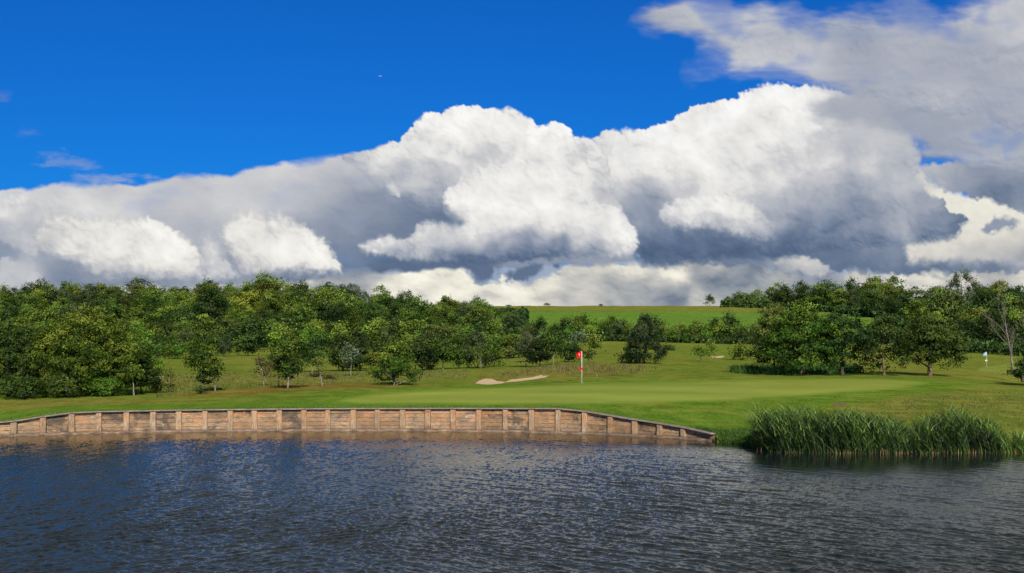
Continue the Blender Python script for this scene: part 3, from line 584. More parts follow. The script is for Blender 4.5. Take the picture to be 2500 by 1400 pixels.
# ---------------------------------------------------------------- sky sheet
def build_clouds():
    px = np.concatenate([np.arange(-5200, -300, 70), np.arange(-300, 0, 12), np.arange(0, 2500, 2.1), np.arange(2500, 2900, 12), np.arange(2900, 7700, 70)])
    py = np.concatenate([np.arange(-9000, -3600, 400), np.arange(-3600, -600, 120), np.arange(-600, -20, 14), np.arange(-20, 752, 2.1), np.arange(752, 900, 20)])
    c, a = render_sky(px, py)
    # unseen cloud cover added overhead to grey the reflections in the water
    XX, YY = np.meshgrid(px, py)
    extra = smooth(-40, -330, YY)*np.clip(smooth(-.25, .35, fbm(XX/900, YY/900, 5, 888))*.4+.55+.4*smooth(-300, 1300, XX), 0, 1)*.97
    e3 = (extra*(1-a))[..., None]; tot = np.clip(a[..., None]+e3, 1e-4, 1)
    c = (c*a[..., None]+(np.array([140., 142., 141.]))*(1+.25*fbm(XX/500, YY/500, 4, 889)[..., None])*e3)/tot; a = tot[..., 0]
    fade = smooth(-5200, -4000, XX)*smooth(7700, 6400, XX)*smooth(-9000, -6000, YY)
    a = a*fade
    lin = s2l(np.clip(c, 0, 255))
    X = (XX-CX)/F; Z = (HZ-YY)/F; n_ = np.sqrt(X*X+1+Z*Z); R = 22000.0
    V = np.stack([X/n_*R, 1/n_*R, Z/n_*R], -1).reshape(-1, 3)
    nE, nU = XX.shape; idx = np.arange(nU*nE).reshape(nE, nU)
    Q = np.stack([idx[:-1, :-1], idx[:-1, 1:], idx[1:, 1:], idx[1:, :-1]], -1).reshape(-1, 4)
    rgba = np.concatenate([lin, np.ones(a.shape+(1,))], -1).reshape(-1, 4)
    n = N('cloud_field'); em = n.n('ShaderNodeEmission'); n.l(n.attr('cloud'), em.inputs[0]); em.inputs[1].default_value = 1.0
    tr = n.n('ShaderNodeBsdfTransparent'); mx = n.n('ShaderNodeMixShader'); n.l(n.attr('cover', 'Fac'), mx.inputs[0]); n.l(tr.outputs[0], mx.inputs[1]); n.l(em.outputs[0], mx.inputs[2])
    m = n.fin(mx.outputs[0])
    me = mesh_np('sky', V, Q, 4, [m], {'cloud': ('POINT', 'FLOAT_COLOR', rgba), 'cover': ('POINT', 'FLOAT', a.ravel())}, True)
    tag(link(bpy.data.objects.new('sky', me)), kind='structure')
build_clouds()

# ---------------------------------------------------------------- trees
PROF = {
 'dome':   [(0, .50), (.12, .86), (.32, 1), (.58, .92), (.78, .68), (.92, .38), (1, .10)],
 'round':  [(0, .35), (.18, .80), (.42, 1), (.66, .90), (.85, .58), (1, .12)],
 'skirt':  [(0, .85), (.12, .98), (.35, 1), (.6, .86), (.8, .60), (.93, .32), (1, .08)],
 'cone':   [(0, .85), (.12, 1), (.30, .92), (.52, .70), (.72, .46), (.88, .22), (1, .03)],
 'slender': [(0, .42), (.15, .85), (.35, 1), (.6, .80), (.8, .50), (.93, .26), (1, .05)],
 'wide':   [(0, .55), (.25, 1), (.5, .95), (.75, .75), (1, .2)],
 'sprawl': [(0, .95), (.12, 1), (.28, .86), (.42, .62), (.65, .60), (.85, .45), (1, .10)],
}
def crown_geo(seed, H, W, prof='dome', base=.12, lobes=26, leaf=.12, dens=1.0, lobe_r=.30, solid=.74, lean=0.0, ragged=1.0, depth=1.0, conifer=False):
    r = np.random.default_rng(seed)
    P = PROF[prof]; pt = [a for a, _ in P]; pr = [b for _, b in P]
    R = W/2; h0 = H*base; hc = H-h0
    # lobes placed by crown profile
    n1 = int(lobes*1.5)
    t = (np.arange(n1)+r.uniform(.1, .9, n1))/n1
    t = t**.85
    ang = np.arange(n1)*2.39996+r.uniform(-.5, .5, n1)
    rr = np.interp(t, pt, pr)*R
    lr = lobe_r*W*(.55+.75*r.random(n1))*np.clip(.45+.75*np.interp(t, pt, pr), .3, 1.1)*.74
    lr = np.minimum(lr, np.maximum(rr, .18*R))
    rad = np.maximum(rr-lr*.62, 0)*(.9+.25*r.random(n1)*ragged)
    rad = np.where(np.arange(n1) % 3 == 1, rad*.42, rad)
    lc = np.stack([np.cos(ang)*rad+lean*t*H, np.sin(ang)*rad*depth, h0+lr*.5+t*(hc-lr*1.25)], -1)
    total = int(dens*4.4*math.pi*W*H*(1-base)/(leaf*leaf)*.42)
    ncl = max(30, int(total/42)); per = max(6, total//ncl)
    li = r.choice(n1, ncl, p=(lr**2)/np.sum(lr**2))
    dv = r.normal(size=(ncl, 3)); dv /= np.linalg.norm(dv, axis=1)[:, None]
    outw = np.stack([np.cos(ang[li]), np.sin(ang[li]), np.full(ncl, .35)], -1)
    dv = dv+outw*.55; dv[:, 2] = np.where(dv[:, 2] < -.35, dv[:, 2]*.4, dv[:, 2]); dv /= np.linalg.norm(dv, axis=1)[:, None]
    cc = lc[li]+dv*(lr[li]*(solid+(1-solid)*r.random(ncl)))[:, None]*np.array([1, 1, .85])
    cs = (leaf*3.2)*(.6+.8*r.random(ncl))
    k = np.repeat(np.arange(ncl), per)
    off = r.normal(size=(len(k), 3))*np.array([1, 1, .55])
    if conifer: off *= np.array([.55, .55, 1.1])
    c = cc[k]+off*cs[k][:, None]*.62
    c[:, 2] = np.maximum(c[:, 2], .03+.05*r.random(len(k)))
    nn = dv[k]*.9+r.normal(size=(len(k), 3))*.42+np.array([0, 0, .25]); nn /= np.linalg.norm(nn, axis=1)[:, None]
    tt = np.cross(nn, r.normal(size=(len(k), 3))); tt /= np.linalg.norm(tt, axis=1)[:, None]+1e-9
    bb = np.cross(nn, tt)
    s = leaf*(.65+.7*r.random(len(k)))
    w1, w2 = (.75, .40) if not conifer else (1.0, .22)
    V = np.stack([c+tt*(s*w1)[:, None], c+bb*(s*w2)[:, None]+nn*(s*.12)[:, None], c-tt*(s*w1)[:, None], c-bb*(s*w2)[:, None]+nn*(s*.12)[:, None]], 1).reshape(-1, 3)
    Q = np.arange(len(k)*4).reshape(-1, 4)
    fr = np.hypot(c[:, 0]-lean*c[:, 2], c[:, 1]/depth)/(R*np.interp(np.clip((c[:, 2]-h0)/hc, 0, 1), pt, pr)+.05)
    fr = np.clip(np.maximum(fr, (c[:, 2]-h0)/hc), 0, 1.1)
    tint = np.clip(.02+.52*r.random(ncl)[k]+.24*r.random(len(k))+.05+.42*(c[:, 2]-h0)/hc-.16+.22*(r.random(n1)[li][k]-.5)+.30*(fr-.75), 0, 1)  # leaf tint darkens toward crown base and interior, shade put into colour
    return V, Q, tint, lc, lr
def trunk_mb(seed, H, W, base, lc, r0, lean=0.0, limbs=8, leanbase=0.0):
    r = random.Random(seed); mb = MB()
    top = H*.86; pts = []; rad = []
    n = 9; wob = W*.02
    for i in range(n):
        t = i/(n-1); pts.append((lean*t*H+r.uniform(-wob, wob)*(i > 0), r.uniform(-wob, wob)*(i > 0), -.15+t*(top+.15)))
        rad.append(r0*((1-t)**.8*.88+.07)*(1.35 if i == 0 else 1))
    mb.tube(pts, rad, 7)
    if lc is not None and len(lc):
        order = list(range(len(lc))); r.shuffle(order)
        for k in order[:limbs]:
            e = Vector(lc[k]); tz = max(H*base*.7, min(top*.9, e.z-abs(e.x)*.5-abs(e.y)*.5)); q = tz/top
            s = Vector((lean*q*H, 0, tz)); m = s.lerp(e, .5)+Vector((0, 0, -.06*(e-s).length))
            rb = r0*((1-q)**.8*.5+.08)
            mb.tube([s, m, e], [rb, rb*.65, rb*.25], 5)
    return mb
LEAFPX = 1.45   # leaf size in rendered pixels
cnt = 0; NEAR = []
def tree(name, label, cat, px, base_py, top_py, wpx, mat='maple', prof='dome', base=.14, bark_=None, D=None, group=None, lean=0.0, dens=1.0, lobes=None, trunk_r=None, limbs=7, depth=.9, leafk=1.0, **k):
    global cnt
    cnt += 1
    D = D or d_of(px, base_py)
    p = gpt(px, D)
    bpy_ = HZ-(p.z-CAMZ)/D*F
    H = (bpy_-top_py)/F*D; W = wpx/F*D
    leaf = LEAFPX*D/(F*.4096)*leafk
    lobes = lobes or int(np.clip(10+wpx*.14, 10, 42))
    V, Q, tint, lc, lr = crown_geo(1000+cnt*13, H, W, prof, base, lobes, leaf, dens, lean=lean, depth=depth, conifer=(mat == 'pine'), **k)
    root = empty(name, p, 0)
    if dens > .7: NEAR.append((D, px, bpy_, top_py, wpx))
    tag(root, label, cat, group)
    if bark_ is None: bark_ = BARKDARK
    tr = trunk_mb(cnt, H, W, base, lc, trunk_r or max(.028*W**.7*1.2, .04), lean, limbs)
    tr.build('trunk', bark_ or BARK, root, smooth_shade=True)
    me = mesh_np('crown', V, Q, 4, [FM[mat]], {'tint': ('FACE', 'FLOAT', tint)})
    link(bpy.data.objects.new('crown', me), root)
    return root
T = tree
# -- left foreground cluster
T('broadleaf_tree', 'dense dark broadleaf tree cut off by the left edge behind the timber wall', 'tree', 20, 970, 772, 190, 'dark', 'skirt', .02, lobes=40)
T('maple_tree', 'big rounded maple, largest tree on the left, yellow-green and leafy to the ground', 'tree', 215, 966, 742, 250, 'mapleb', 'skirt', .02, lobes=36, dens=1.35, lobe_r=.33, solid=.86)
T('broadleaf_tree', 'bright green maple rising just right of and behind the largest left tree', 'tree', 338, 945, 790, 95, 'bright', 'dome', .05, lobes=24)
T('broadleaf_tree', 'blackish green bushy tree filling the gap right of the largest maple', 'tree', 345, 957, 838, 78, 'dark', 'skirt', .02, D=77)
T('shrub', 'dull green rounded shrub at the foot of the largest maple', 'shrub', 165, 970, 905, 96, 'olive', 'wide', .0, D=73.5, lobes=18)
T('shrub', 'bright green sprawling shrub at the right foot of the largest maple', 'shrub', 250, 966, 906, 92, 'bright', 'wide', .0, D=74, lobes=18)
T('shrub', 'dark low shrub under the foliage at the far left edge', 'shrub', 60, 972, 915, 120, 'dark', 'wide', .0, D=73, lobes=18)
T('sapling', 'small sapling with a leaning cream trunk in front of the blackish bushy tree', 'tree', 328, 965, 886, 36, 'maple', 'round', .38, BIRCH, D=74.5, dens=.55, trunk_r=.06, lean=-.07)
T('sapling', 'thin twiggy brown sapling standing alone left of the tall slender tree', 'tree', 415, 958, 900, 26, 'olive', 'slender', .12, BARKWARM, dens=.45, trunk_r=.05, lean=-.03)
T('young_tree', 'tall slender green tree, tallest of the open young trees on the left', 'tree', 497, 958, 762, 64, 'maple', 'slender', .07, BIRCH, dens=.8, lobes=26, trunk_r=.07, leafk=1.25)
T('young_tree', 'short young tree with a white trunk close against the right of the tall slender tree', 'tree', 525, 956, 876, 30, 'maple', 'round', .3, BIRCH, dens=.7, trunk_r=.05)
T('shrub', 'little tuft-like bush at the foot of the tall slender tree', 'shrub', 489, 960, 942, 22, 'dark', 'wide', .0, D=75.5)
T('young_tree', 'leaning grey-brown twiggy tree left of the pale-trunked sycamore', 'tree', 645, 942, 868, 38, 'purple', 'round', .2, BIRCH, dens=.35, trunk_r=.05, lean=-.12)
T('broadleaf_tree', 'reddish dark small tree tucked behind the pale-trunked sycamore', 'tree', 680, 946, 856, 48, 'purple', 'round', .22, BARKWARM, dens=.6)
T('young_tree', 'bushy green sycamore with a bare pale trunk on the left fairway', 'tree', 703, 949, 792, 86, 'maple', 'round', .13, BIRCH, dens=.95, trunk_r=.07, lobes=26, leafk=1.15)
T('sapling', 'thin leaning sapling with a bent pale stem right of the sycamore', 'tree', 788, 943, 872, 26, 'olive', 'round', .42, BIRCH, dens=.4, trunk_r=.045, lean=-.15)
T('broadleaf_tree', 'small round tree on a short trunk between sycamore and dark twin trees', 'tree', 762, 909, 838, 58, 'deepgreen', 'round', .22, BIRCH, dens=.85)
T('shrub', 'brownish dead-looking clump in the grass right of the leaning sapling', 'shrub', 804, 927, 918, 20, 'purple', 'wide', 0)
T('shrub', 'faded low clump of weeds behind the leaning sapling', 'shrub', 770, 921, 911, 24, 'purple', 'wide', 0)
T('broadleaf_tree', 'dark green round tree behind the small pale-leaved tree', 'tree', 836, 907, 812, 72, 'dark', 'round', .03)
T('broadleaf_tree', 'dark bushy tree on the right of the small pale-leaved tree', 'tree', 878, 906, 840, 46, 'dark', 'dome', .02)
T('young_tree', 'small silvery pale-leaved tree on a thin white trunk', 'tree', 857, 909, 834, 36, 'pale', 'round', .3, BIRCH, dens=.7, D=108)
T('shrub', 'yellow-green gorse-like shrub right of the silvery tree', 'shrub', 905, 902, 850, 42, 'yellow', 'dome', 0, dens=.8)
T('sprawling_tree', 'low spreading tree with a dark skirt of branches touching the grass left of the bunker', 'tree', 963, 941, 822, 118, 'maple', 'sprawl', .0, BIRCH, dens=.75, lobes=34, trunk_r=.09)
T('broadleaf_tree', 'broad dark green tree behind the spreading skirted tree', 'tree', 1030, 905, 836, 84, 'deepgreen', 'dome', .02)
T('broadleaf_tree', 'mid green bushy tree right of the broad dark green tree', 'tree', 1082, 902, 818, 74, 'maple', 'dome', .06, BIRCH)
T('broadleaf_tree', 'small deep green tree completing the row before the tall pine', 'tree', 1120, 900, 846, 50, 'deepgreen', 'dome', .03)
T('pine_tree', 'grey-green bushy pine with a pale young trunk in front, right of the dark row', 'tree', 1166, 899, 810, 62, 'pine', 'dome', .04, BARK, dens=1.1)
T('young_tree', 'spindly leafy tree with thin white trunk before the bushy grey-green pine', 'tree', 1174, 901, 838, 34, 'maple', 'round', .35, BIRCH, dens=.5)
T('broadleaf_tree', 'small rounded green tree just right of the bushy grey-green pine', 'tree', 1207, 896, 850, 38, 'maple', 'dome', .03)
T('shrub', 'dull round shrub set back on the fairway right of the bushy pine', 'shrub', 1246, 876, 845, 40, 'olive', 'wide', 0)
T('pine_tree', 'grey-green pine above two pale trunks near the middle of the fairway', 'tree', 1284, 896, 808, 48, 'pine', 'dome', .18, BIRCH, dens=.9)
T('broadleaf_tree', 'dense dark rounded tree beside the pine with two pale trunks', 'tree', 1318, 896, 828, 66, 'deepgreen', 'dome', .02)
T('broadleaf_tree', 'taller grey-green tree rising behind the dense rounded tree', 'tree', 1300, 884, 792, 52, 'pine', 'round', .1, dens=.9)
T('young_tree', 'light green tree on a clear white trunk left of the red flag', 'tree', 1351, 891, 818, 44, 'maple', 'round', .3, BIRCH, dens=.75)
T('broadleaf_tree', 'compact dark tree closest to the red flag on its left', 'tree', 1386, 885, 830, 50, 'deepgreen', 'dome', .04)
T('young_tree', 'pale ball-shaped tree on a short trunk above and behind the red flag', 'tree', 1418, 846, 808, 34, 'pale', 'round', .2, BARK, dens=.9)
T('young_tree', 'dark slim tree with a white stem just right of the red flag', 'tree', 1449, 866, 812, 34, 'maple', 'round', .28, BIRCH, dens=.8)
T('sapling', 'flimsy sapling with dark drooping leaves right of the flagstick', 'tree', 1437, 888, 853, 20, 'dark', 'round', .3, BARK, dens=.4, trunk_r=.03)
T('pine_tree', 'large conical dark pine standing alone on the centre fairway', 'tree', 1574, 888, 766, 98, 'pine', 'cone', .0, BARK, dens=1.7, lobes=95, lobe_r=.19, ragged=.2, solid=.8)
T('shrub', 'dark green bush joined to the left foot of the large conical pine', 'shrub', 1537, 888, 848, 56, 'deepgreen', 'wide', .0, D=125)
T('shrub', 'tiny bush right of the large conical pine', 'shrub', 1632, 856, 844, 20, 'deepgreen', 'wide', 0)
T('sapling', 'small leafy sapling, left one of the pair by the far bunker', 'tree', 1706, 884, 840, 16, 'maple', 'slender', .3, BARKWARM, dens=.55, trunk_r=.06)
T('sapling', 'fuller sapling, right one of the pair by the far bunker', 'tree', 1733, 884, 829, 22, 'maple', 'slender', .22, BARKWARM, dens=.7, trunk_r=.07)
T('shrub', 'round green bush left of the big right-hand tree group', 'shrub', 1808, 880, 838, 42, 'maple', 'dome', .02)
T('shrub', 'low dark rushy bush in front of the big right-hand tree group', 'shrub', 1837, 909, 892, 28, 'deepgreen', 'wide', 0)
# -- right group by the green
T('broadleaf_tree', 'olive-tinted tree forming the left side of the big right-hand tree group', 'tree', 1890, 913, 738, 132, 'olive', 'dome', .05, BARK, dens=1.1, lobes=40, lobe_r=.24)
T('broadleaf_tree', 'tallest bright green hornbeam of the right-hand tree group with branches to the ground', 'tree', 1955, 917, 732, 178, 'maple', 'skirt', .04, BARK, dens=1.05, lobes=50, lobe_r=.22)
T('broadleaf_tree', 'open-crowned tree with a dark straight trunk right of the tallest hornbeam', 'tree', 2058, 918, 742, 130, 'deepgreen', 'dome', .08, BARK, dens=.8, lobes=32, trunk_r=.15, leafk=1.1)
T('broadleaf_tree', 'sparse ragged tree with a pale lower trunk in the middle of the right-hand row', 'tree', 2158, 918, 764, 126, 'deepgreen', 'dome', .10, BARKWARM, dens=.85, lobes=32, trunk_r=.12, leafk=1.1)
T('round_tree', 'dense ball-crowned dark tree on a stout pale trunk at the right of the row', 'tree', 2272, 919, 764, 150, 'dark', 'dome', .13, BARKWARM, dens=1.5, lobes=60, lobe_r=.2, trunk_r=.19, solid=.75)
T('shrub', 'small bush left behind the open-crowned dark-trunked tree', 'shrub', 2100, 915, 876, 62, 'olive', 'wide', .0, dens=.35, D=100)
T('broadleaf_tree', 'dark tree mostly cut off by the right edge beside the bare trees', 'tree', 2590, 940, 770, 130, 'dark', 'skirt', .02, D=84)
T('broadleaf_tree', 'dark tree beyond the right edge behind the lake bank', 'tree', 2700, 940, 740, 160, 'dark', 'skirt', .02, D=82)
T('shrub', 'dark bush in the bottom right under the bare trees', 'shrub', 2505, 935, 868, 70, 'deepgreen', 'dome', 0, D=84)

# bare trees
def bare_tree(label, px, base_py, top_py, lean, seed, D=None):
    D = D or d_of(px, base_py); p = gpt(px, D); H = (base_py-top_py)/F*D
    root = empty('bare_tree', p); tag(root, label, 'tree'); r = random.Random(seed)
    tmb, bmb = MB(), MB()
    def grow(mb, a, d, L_, r0, lev):
        pts = [a]; rad = [r0]; n = 5
        for i in range(n):
            d = (d+Vector((r.uniform(-.16, .16), r.uniform(-.16, .16), r.uniform(-.02, .12)))).normalized()
            pts.append(pts[-1]+d*L_/n); rad.append(r0*(1-.8*(i+1)/n))
        mb.tube(pts, rad, 5 if lev < 2 else 3)
        if lev < 3:
            for i in range(7 if lev == 0 else 5):
                t = r.uniform(.25, 1.0); k = min(n-1, int(t*n)); s = pts[k].lerp(pts[k+1], t*n-k) if k < n else pts[-1]
                sd = (d+Vector((r.uniform(-.9, .7), r.uniform(-.7, .7), r.uniform(-.1, .7)))).normalized()
                grow(bmb, s, sd, L_*r.uniform(.35, .55), max(rad[k]*.5, .012), lev+1)
    grow(tmb, Vector((0, 0, -.1)), Vector((lean, 0, 1)).normalized(), H*.95, .13, 0)
    tmb.build('trunk', BONE, root, smooth_shade=True); bmb.build('branches', BONE, root, smooth_shade=True)
bare_tree('bare grey tree with a long trunk leaning left, beside the white flag', 2476, 916, 772, -.22, 5)
bare_tree('bare pale tree with upright twiggy branches at the very right edge', 2497, 912, 752, .03, 9, D=96)

# -- wood trees from shared meshes
def make_proto(seed, H, W, leaf, mat, prof, base, lobes, dens=1.0, lobe_r=.30, conifer=False, barkm=None):
    V, Q, tint, lc, lr = crown_geo(seed, H, W, prof, base, lobes, leaf, dens, lobe_r=lobe_r, conifer=conifer)
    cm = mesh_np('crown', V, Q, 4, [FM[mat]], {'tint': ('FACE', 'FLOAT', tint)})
    tm = trunk_mb(seed, H, W, base, lc, .02*W, 0, 6).mesh('trunk', barkm or BARKDARK, smooth_shade=True)
    return (cm, tm, H, W)
def big(seed, mat, prof='dome', H=13., W=11., lobes=26, dens=.9, base=.1, conifer=False, leaf=.42, lobe_r=.30): return make_proto(seed, H, W, leaf, mat, prof, base, lobes, dens, lobe_r, conifer)
PB = {'wood': [big(201, 'wood'), big(202, 'wood', 'round', 14, 10), big(203, 'wood', 'dome', 12, 12, 30), big(204, 'wood', 'round', 13, 9, 20, .75)],
      'maple': [big(211, 'maple', 'round', 13, 11), big(212, 'maple', 'dome', 12, 10)],
      'olive': [big(221, 'olive', 'dome', 13, 11), big(222, 'olive', 'round', 14, 10)],
      'yellow': [big(231, 'yellow', 'dome', 12, 10), big(232, 'yellow', 'round', 13, 9)],
      'dark': [big(241, 'deepgreen', 'dome', 13, 10), big(242, 'deepgreen', 'round', 14, 9), big(243, 'dark', 'dome', 13, 11)],
      'pine': [big(251, 'pine', 'round', 14, 9, 18, .8, .3, True), big(252, 'pine', 'cone', 12, 7, 18, .9, .05, True)],
      'gold': [big(261, 'gold', 'round', 11, 8)]}
PS = {'wood': [big(301, 'wood', 'dome', 5, 3.2, 14, .9, .08, False, .30), big(302, 'wood', 'slender', 6, 2.8, 14, .85, .1, False, .30)],
      'maple': [big(311, 'maple', 'dome', 5, 3.4, 14, .9, .06, False, .30), big(312, 'bright', 'slender', 6, 3, 14, .8, .1, False, .30)],
      'dark': [big(321, 'deepgreen', 'dome', 5, 3.2, 14, .95, .03, False, .30), big(322, 'deepgreen', 'slender', 6, 2.8, 14, .9, .06, False, .30)],
      'pine': [big(331, 'pine', 'cone', 6, 3.2, 16, 1.0, .03, True, .30)],
      'olive': [big(341, 'olive', 'dome', 4.5, 3.6, 14, .9, .04, False, .30)],
      'pale': [big(351, 'pale', 'round', 5, 3.2, 12, .7, .16, False, .30)]}
r2 = random.Random(11)
def place(proto, name, label, cat, group, px, D, h, wk=1.0, sink=.0):
    QUEUE.append((D, proto, name, label, cat, group, px, h, wk, sink, r2.uniform(0, 6.28)))
QUEUE = []
def emit(D, proto, name, label, cat, group, px, h, wk, sink, rz):
    cm, tm, H, W = proto; p = gpt(px, D); s = h/H
    root = empty(name, (p.x, p.y, p.z-sink), rz); root.scale = (s*wk, s*wk, s)
    tag(root, label, cat, group)
    link(bpy.data.objects.new('trunk', tm), root); link(bpy.data.objects.new('crown', cm), root)
def pick(ws):
    x = r2.random()*sum(w for _, w in ws)
    for k, w in ws:
        x -= w
        if x <= 0: return k
    return ws[-1][0]
NM = {'wood': ('broadleaf_tree', 'mid green broadleaf tree'), 'maple': ('broadleaf_tree', 'fresh green round-headed tree'), 'olive': ('broadleaf_tree', 'olive green broadleaf tree'), 'yellow': ('broadleaf_tree', 'yellow-green broadleaf tree'), 'dark': ('broadleaf_tree', 'very dark green tree'), 'pine': ('pine_tree', 'grey-green pine'), 'gold': ('broadleaf_tree', 'golden brown tree'), 'pale': ('broadleaf_tree', 'pale silvery tree')}
# left wood: skyline of crown tops
SKY_L = [(-300, 690), (0, 692), (30, 700), (90, 683), (130, 690), (200, 682), (270, 684), (300, 720), (340, 677), (380, 690), (420, 702), (500, 683), (560, 700), (600, 684), (640, 667), (690, 672), (750, 684), (800, 690), (860, 688), (900, 712), (930, 695), (960, 715), (1000, 708), (1030, 722), (1060, 742), (1090, 720), (1130, 732), (1170, 724), (1200, 745), (1230, 752), (1290, 780)]
def wood_left():
    D = 262.0; row = 0
    while D < 520:
        step = 6.6+(D-262)*.018
        px = -260+r2.uniform(0, 60); k = 0
        edge = np.interp(D, [262, 300, 350, 400, 450, 520], [1180, 1245, 1270, 1255, 1215, 1170])
        while px < edge:
            p = gpt(px, D); base_py = HZ-(p.z-CAMZ)/D*F
            sk = np.interp(px, [a for a, _ in SKY_L], [b for _, b in SKY_L])
            hmax = (base_py-sk)/F*D
            big_ = D > 300
            h = r2.uniform(8.5, 12.5) if D > 330 else (r2.uniform(6.5, 9.5) if D > 290 else r2.uniform(4.5, 6.8))
            h = min(h, hmax*r2.uniform(.94, 1.02))
            if h > 3.0:
                kind = pick([('wood', 9), ('maple', 3), ('olive', 3), ('yellow', 1.3), ('dark', 4.5), ('pine', .8)])
                pr = r2.choice(PB[kind]); n_, l_ = NM[kind]
                place(pr, n_, l_+' crowded into the wood covering the left hillside', 'tree', l_.replace(' tree', '')+' trees of the left hillside wood', px, D, h, r2.uniform(.9, 1.15)*(11/pr[3])*.9 if h > 7 else r2.uniform(.95, 1.2), .3)
                k += 1
            px += step*r2.uniform(.8, 1.25)/D*F*(1.0 if big_ else .72)
        D += 21+(D-262)*.05; row += 1
wood_left()
# crest trees of the left wood, one by one on the skyline
for px, top, w in ((0, 690, 60), (92, 681, 84), (165, 684, 60), (205, 679, 56), (252, 682, 70), (340, 675, 84), (395, 700, 46), (425, 697, 50), (512, 681, 76), (560, 690, 60), (610, 684, 60), (655, 665, 110), (700, 676, 66), (752, 680, 58), (800, 686, 60), (862, 686, 76), (928, 692, 54), (990, 706, 60), (1092, 719, 54), (1105, 724, 40), (1168, 723, 56)):
    D = 470 if px < 900 else 440
    p = gpt(px, D); h = (HZ-(p.z-CAMZ)/D*F-top)/F*D+2.5
    kind = pick([('wood', 5), ('maple', 2), ('dark', 2), ('olive', 2)])
    pr = r2.choice(PB[kind]); place(pr, 'broadleaf_tree', 'rounded broadleaf tree standing up on the crest of the left hillside wood', 'tree', 'skyline trees of the left wood', px, D, h, w/F*D/(pr[3]*h/pr[2]), 2.5)
# right wood
SKY_R = [(1762, 745), (1775, 722), (1800, 712), (1850, 706), (1900, 690), (1930, 685), (1980, 688), (2050, 680), (2130, 674), (2180, 672), (2230, 690), (2300, 692), (2345, 683), (2400, 692), (2440, 690), (2470, 686), (2520, 694), (2900, 690)]
def front_right(px): return np.interp(px, [1760, 1850, 1950, 2050, 2150, 2230, 2300, 2340, 2400, 2500, 2900], [536, 530, 505, 485, 440, 330, 255, 235, 225, 215, 215])
def wood_right():
    D = 215.0
    while D < 640:
        px = 1765+r2.uniform(0, 20)
        while px < 2850:
            if D > front_right(px)+r2.uniform(0, 4):
                p = gpt(px, D); base_py = HZ-(p.z-CAMZ)/D*F
                sk = np.interp(px, [a for a, _ in SKY_R], [b for _, b in SKY_R]); hmax = (base_py-sk)/F*D
                h = min(r2.uniform(8.5, 13) if D > 300 else r2.uniform(7, 10), hmax*r2.uniform(.92, 1.03))
                if h > 3:
                    kind = pick([('wood', 4), ('maple', 2), ('olive', 2.6), ('yellow', .7), ('dark', 9), ('pine', 1.4), ('gold', .6)])
                    pr = r2.choice(PB[kind]); n_, l_ = NM[kind]
                    place(pr, n_, l_+' massed in the wood covering the right hilltop', 'tree', l_.replace(' tree', '')+' trees of the right hilltop wood', px, D, h, r2.uniform(.9, 1.15), .3)
            px += 8.4*r2.uniform(.8, 1.25)/D*F
        D += 24
wood_right()
for px, top, w in ((1800, 711, 40), (1850, 704, 46), (1905, 687, 60), (1960, 684, 66), (2020, 680, 66), (2075, 677, 60), (2130, 671, 76), (2182, 670, 66), (2235, 690, 50), (2290, 692, 56), (2400, 690, 60), (2500, 690, 60)):
    D = 540; p = gpt(px, D); h = (HZ-(p.z-CAMZ)/D*F-top)/F*D+2.5
    kind = pick([('wood', 5), ('maple', 2), ('dark', 4), ('olive', 2)])
    pr = r2.choice(PB[kind]); place(pr, 'broadleaf_tree', 'rounded broadleaf tree on the skyline of the right hilltop wood', 'tree', 'skyline trees of the right wood', px, D, h, w/F*D/(pr[3]*h/pr[2]), 2.5)
place(PB['pine'][0], 'pine_tree', 'tall flat-topped pine with a bare pale trunk above the right wood', 'tree', None, 2347, 330, 17.5, .75)
place(PB['yellow'][1], 'broadleaf_tree', 'yellow-leaved tree catching light at the right end of the right wood', 'tree', None, 2440, 420, 13.0, .75)
# belt of young trees at the foot of the hillside field
def belt():
    for row, (Dr, p0, p1, stp, top) in enumerate(((318, 1215, 2230, 25, 800), (306, 1210, 2230, 28, 806), (294, 1200, 2230, 31, 812))):
        px = p0
        while px < p1:
            top_ = np.interp(px, [1200, 1260, 1320, 1345, 1400, 1430, 1480, 1520, 1560, 1610, 1650, 1700, 1740, 1790, 1830, 1880], [790, 800, 780, 790, 776, 770, 785, 778, 795, 780, 795, 790, 776, 778, 790, 800])-10+row*10+r2.uniform(-7, 14)
            D = Dr+r2.uniform(-5, 5); p = gpt(px, D); h = (HZ-(p.z-CAMZ)/D*F-top_)/F*D
            if h > 1.5:
                kind = pick([('wood', 4), ('maple', 3), ('dark', 6), ('pine', 2), ('olive', 1)]); n_, l_ = NM[kind]
                pr = r2.choice(PS[kind]); place(pr, 'young_'+n_, 'young '+l_+' in the belt below the hillside field', 'tree', 'young '+l_+'s of the belt below the field', px, D, h, r2.uniform(.8, 1.15), .1)
            px += stp*r2.uniform(.7, 1.3)
belt()
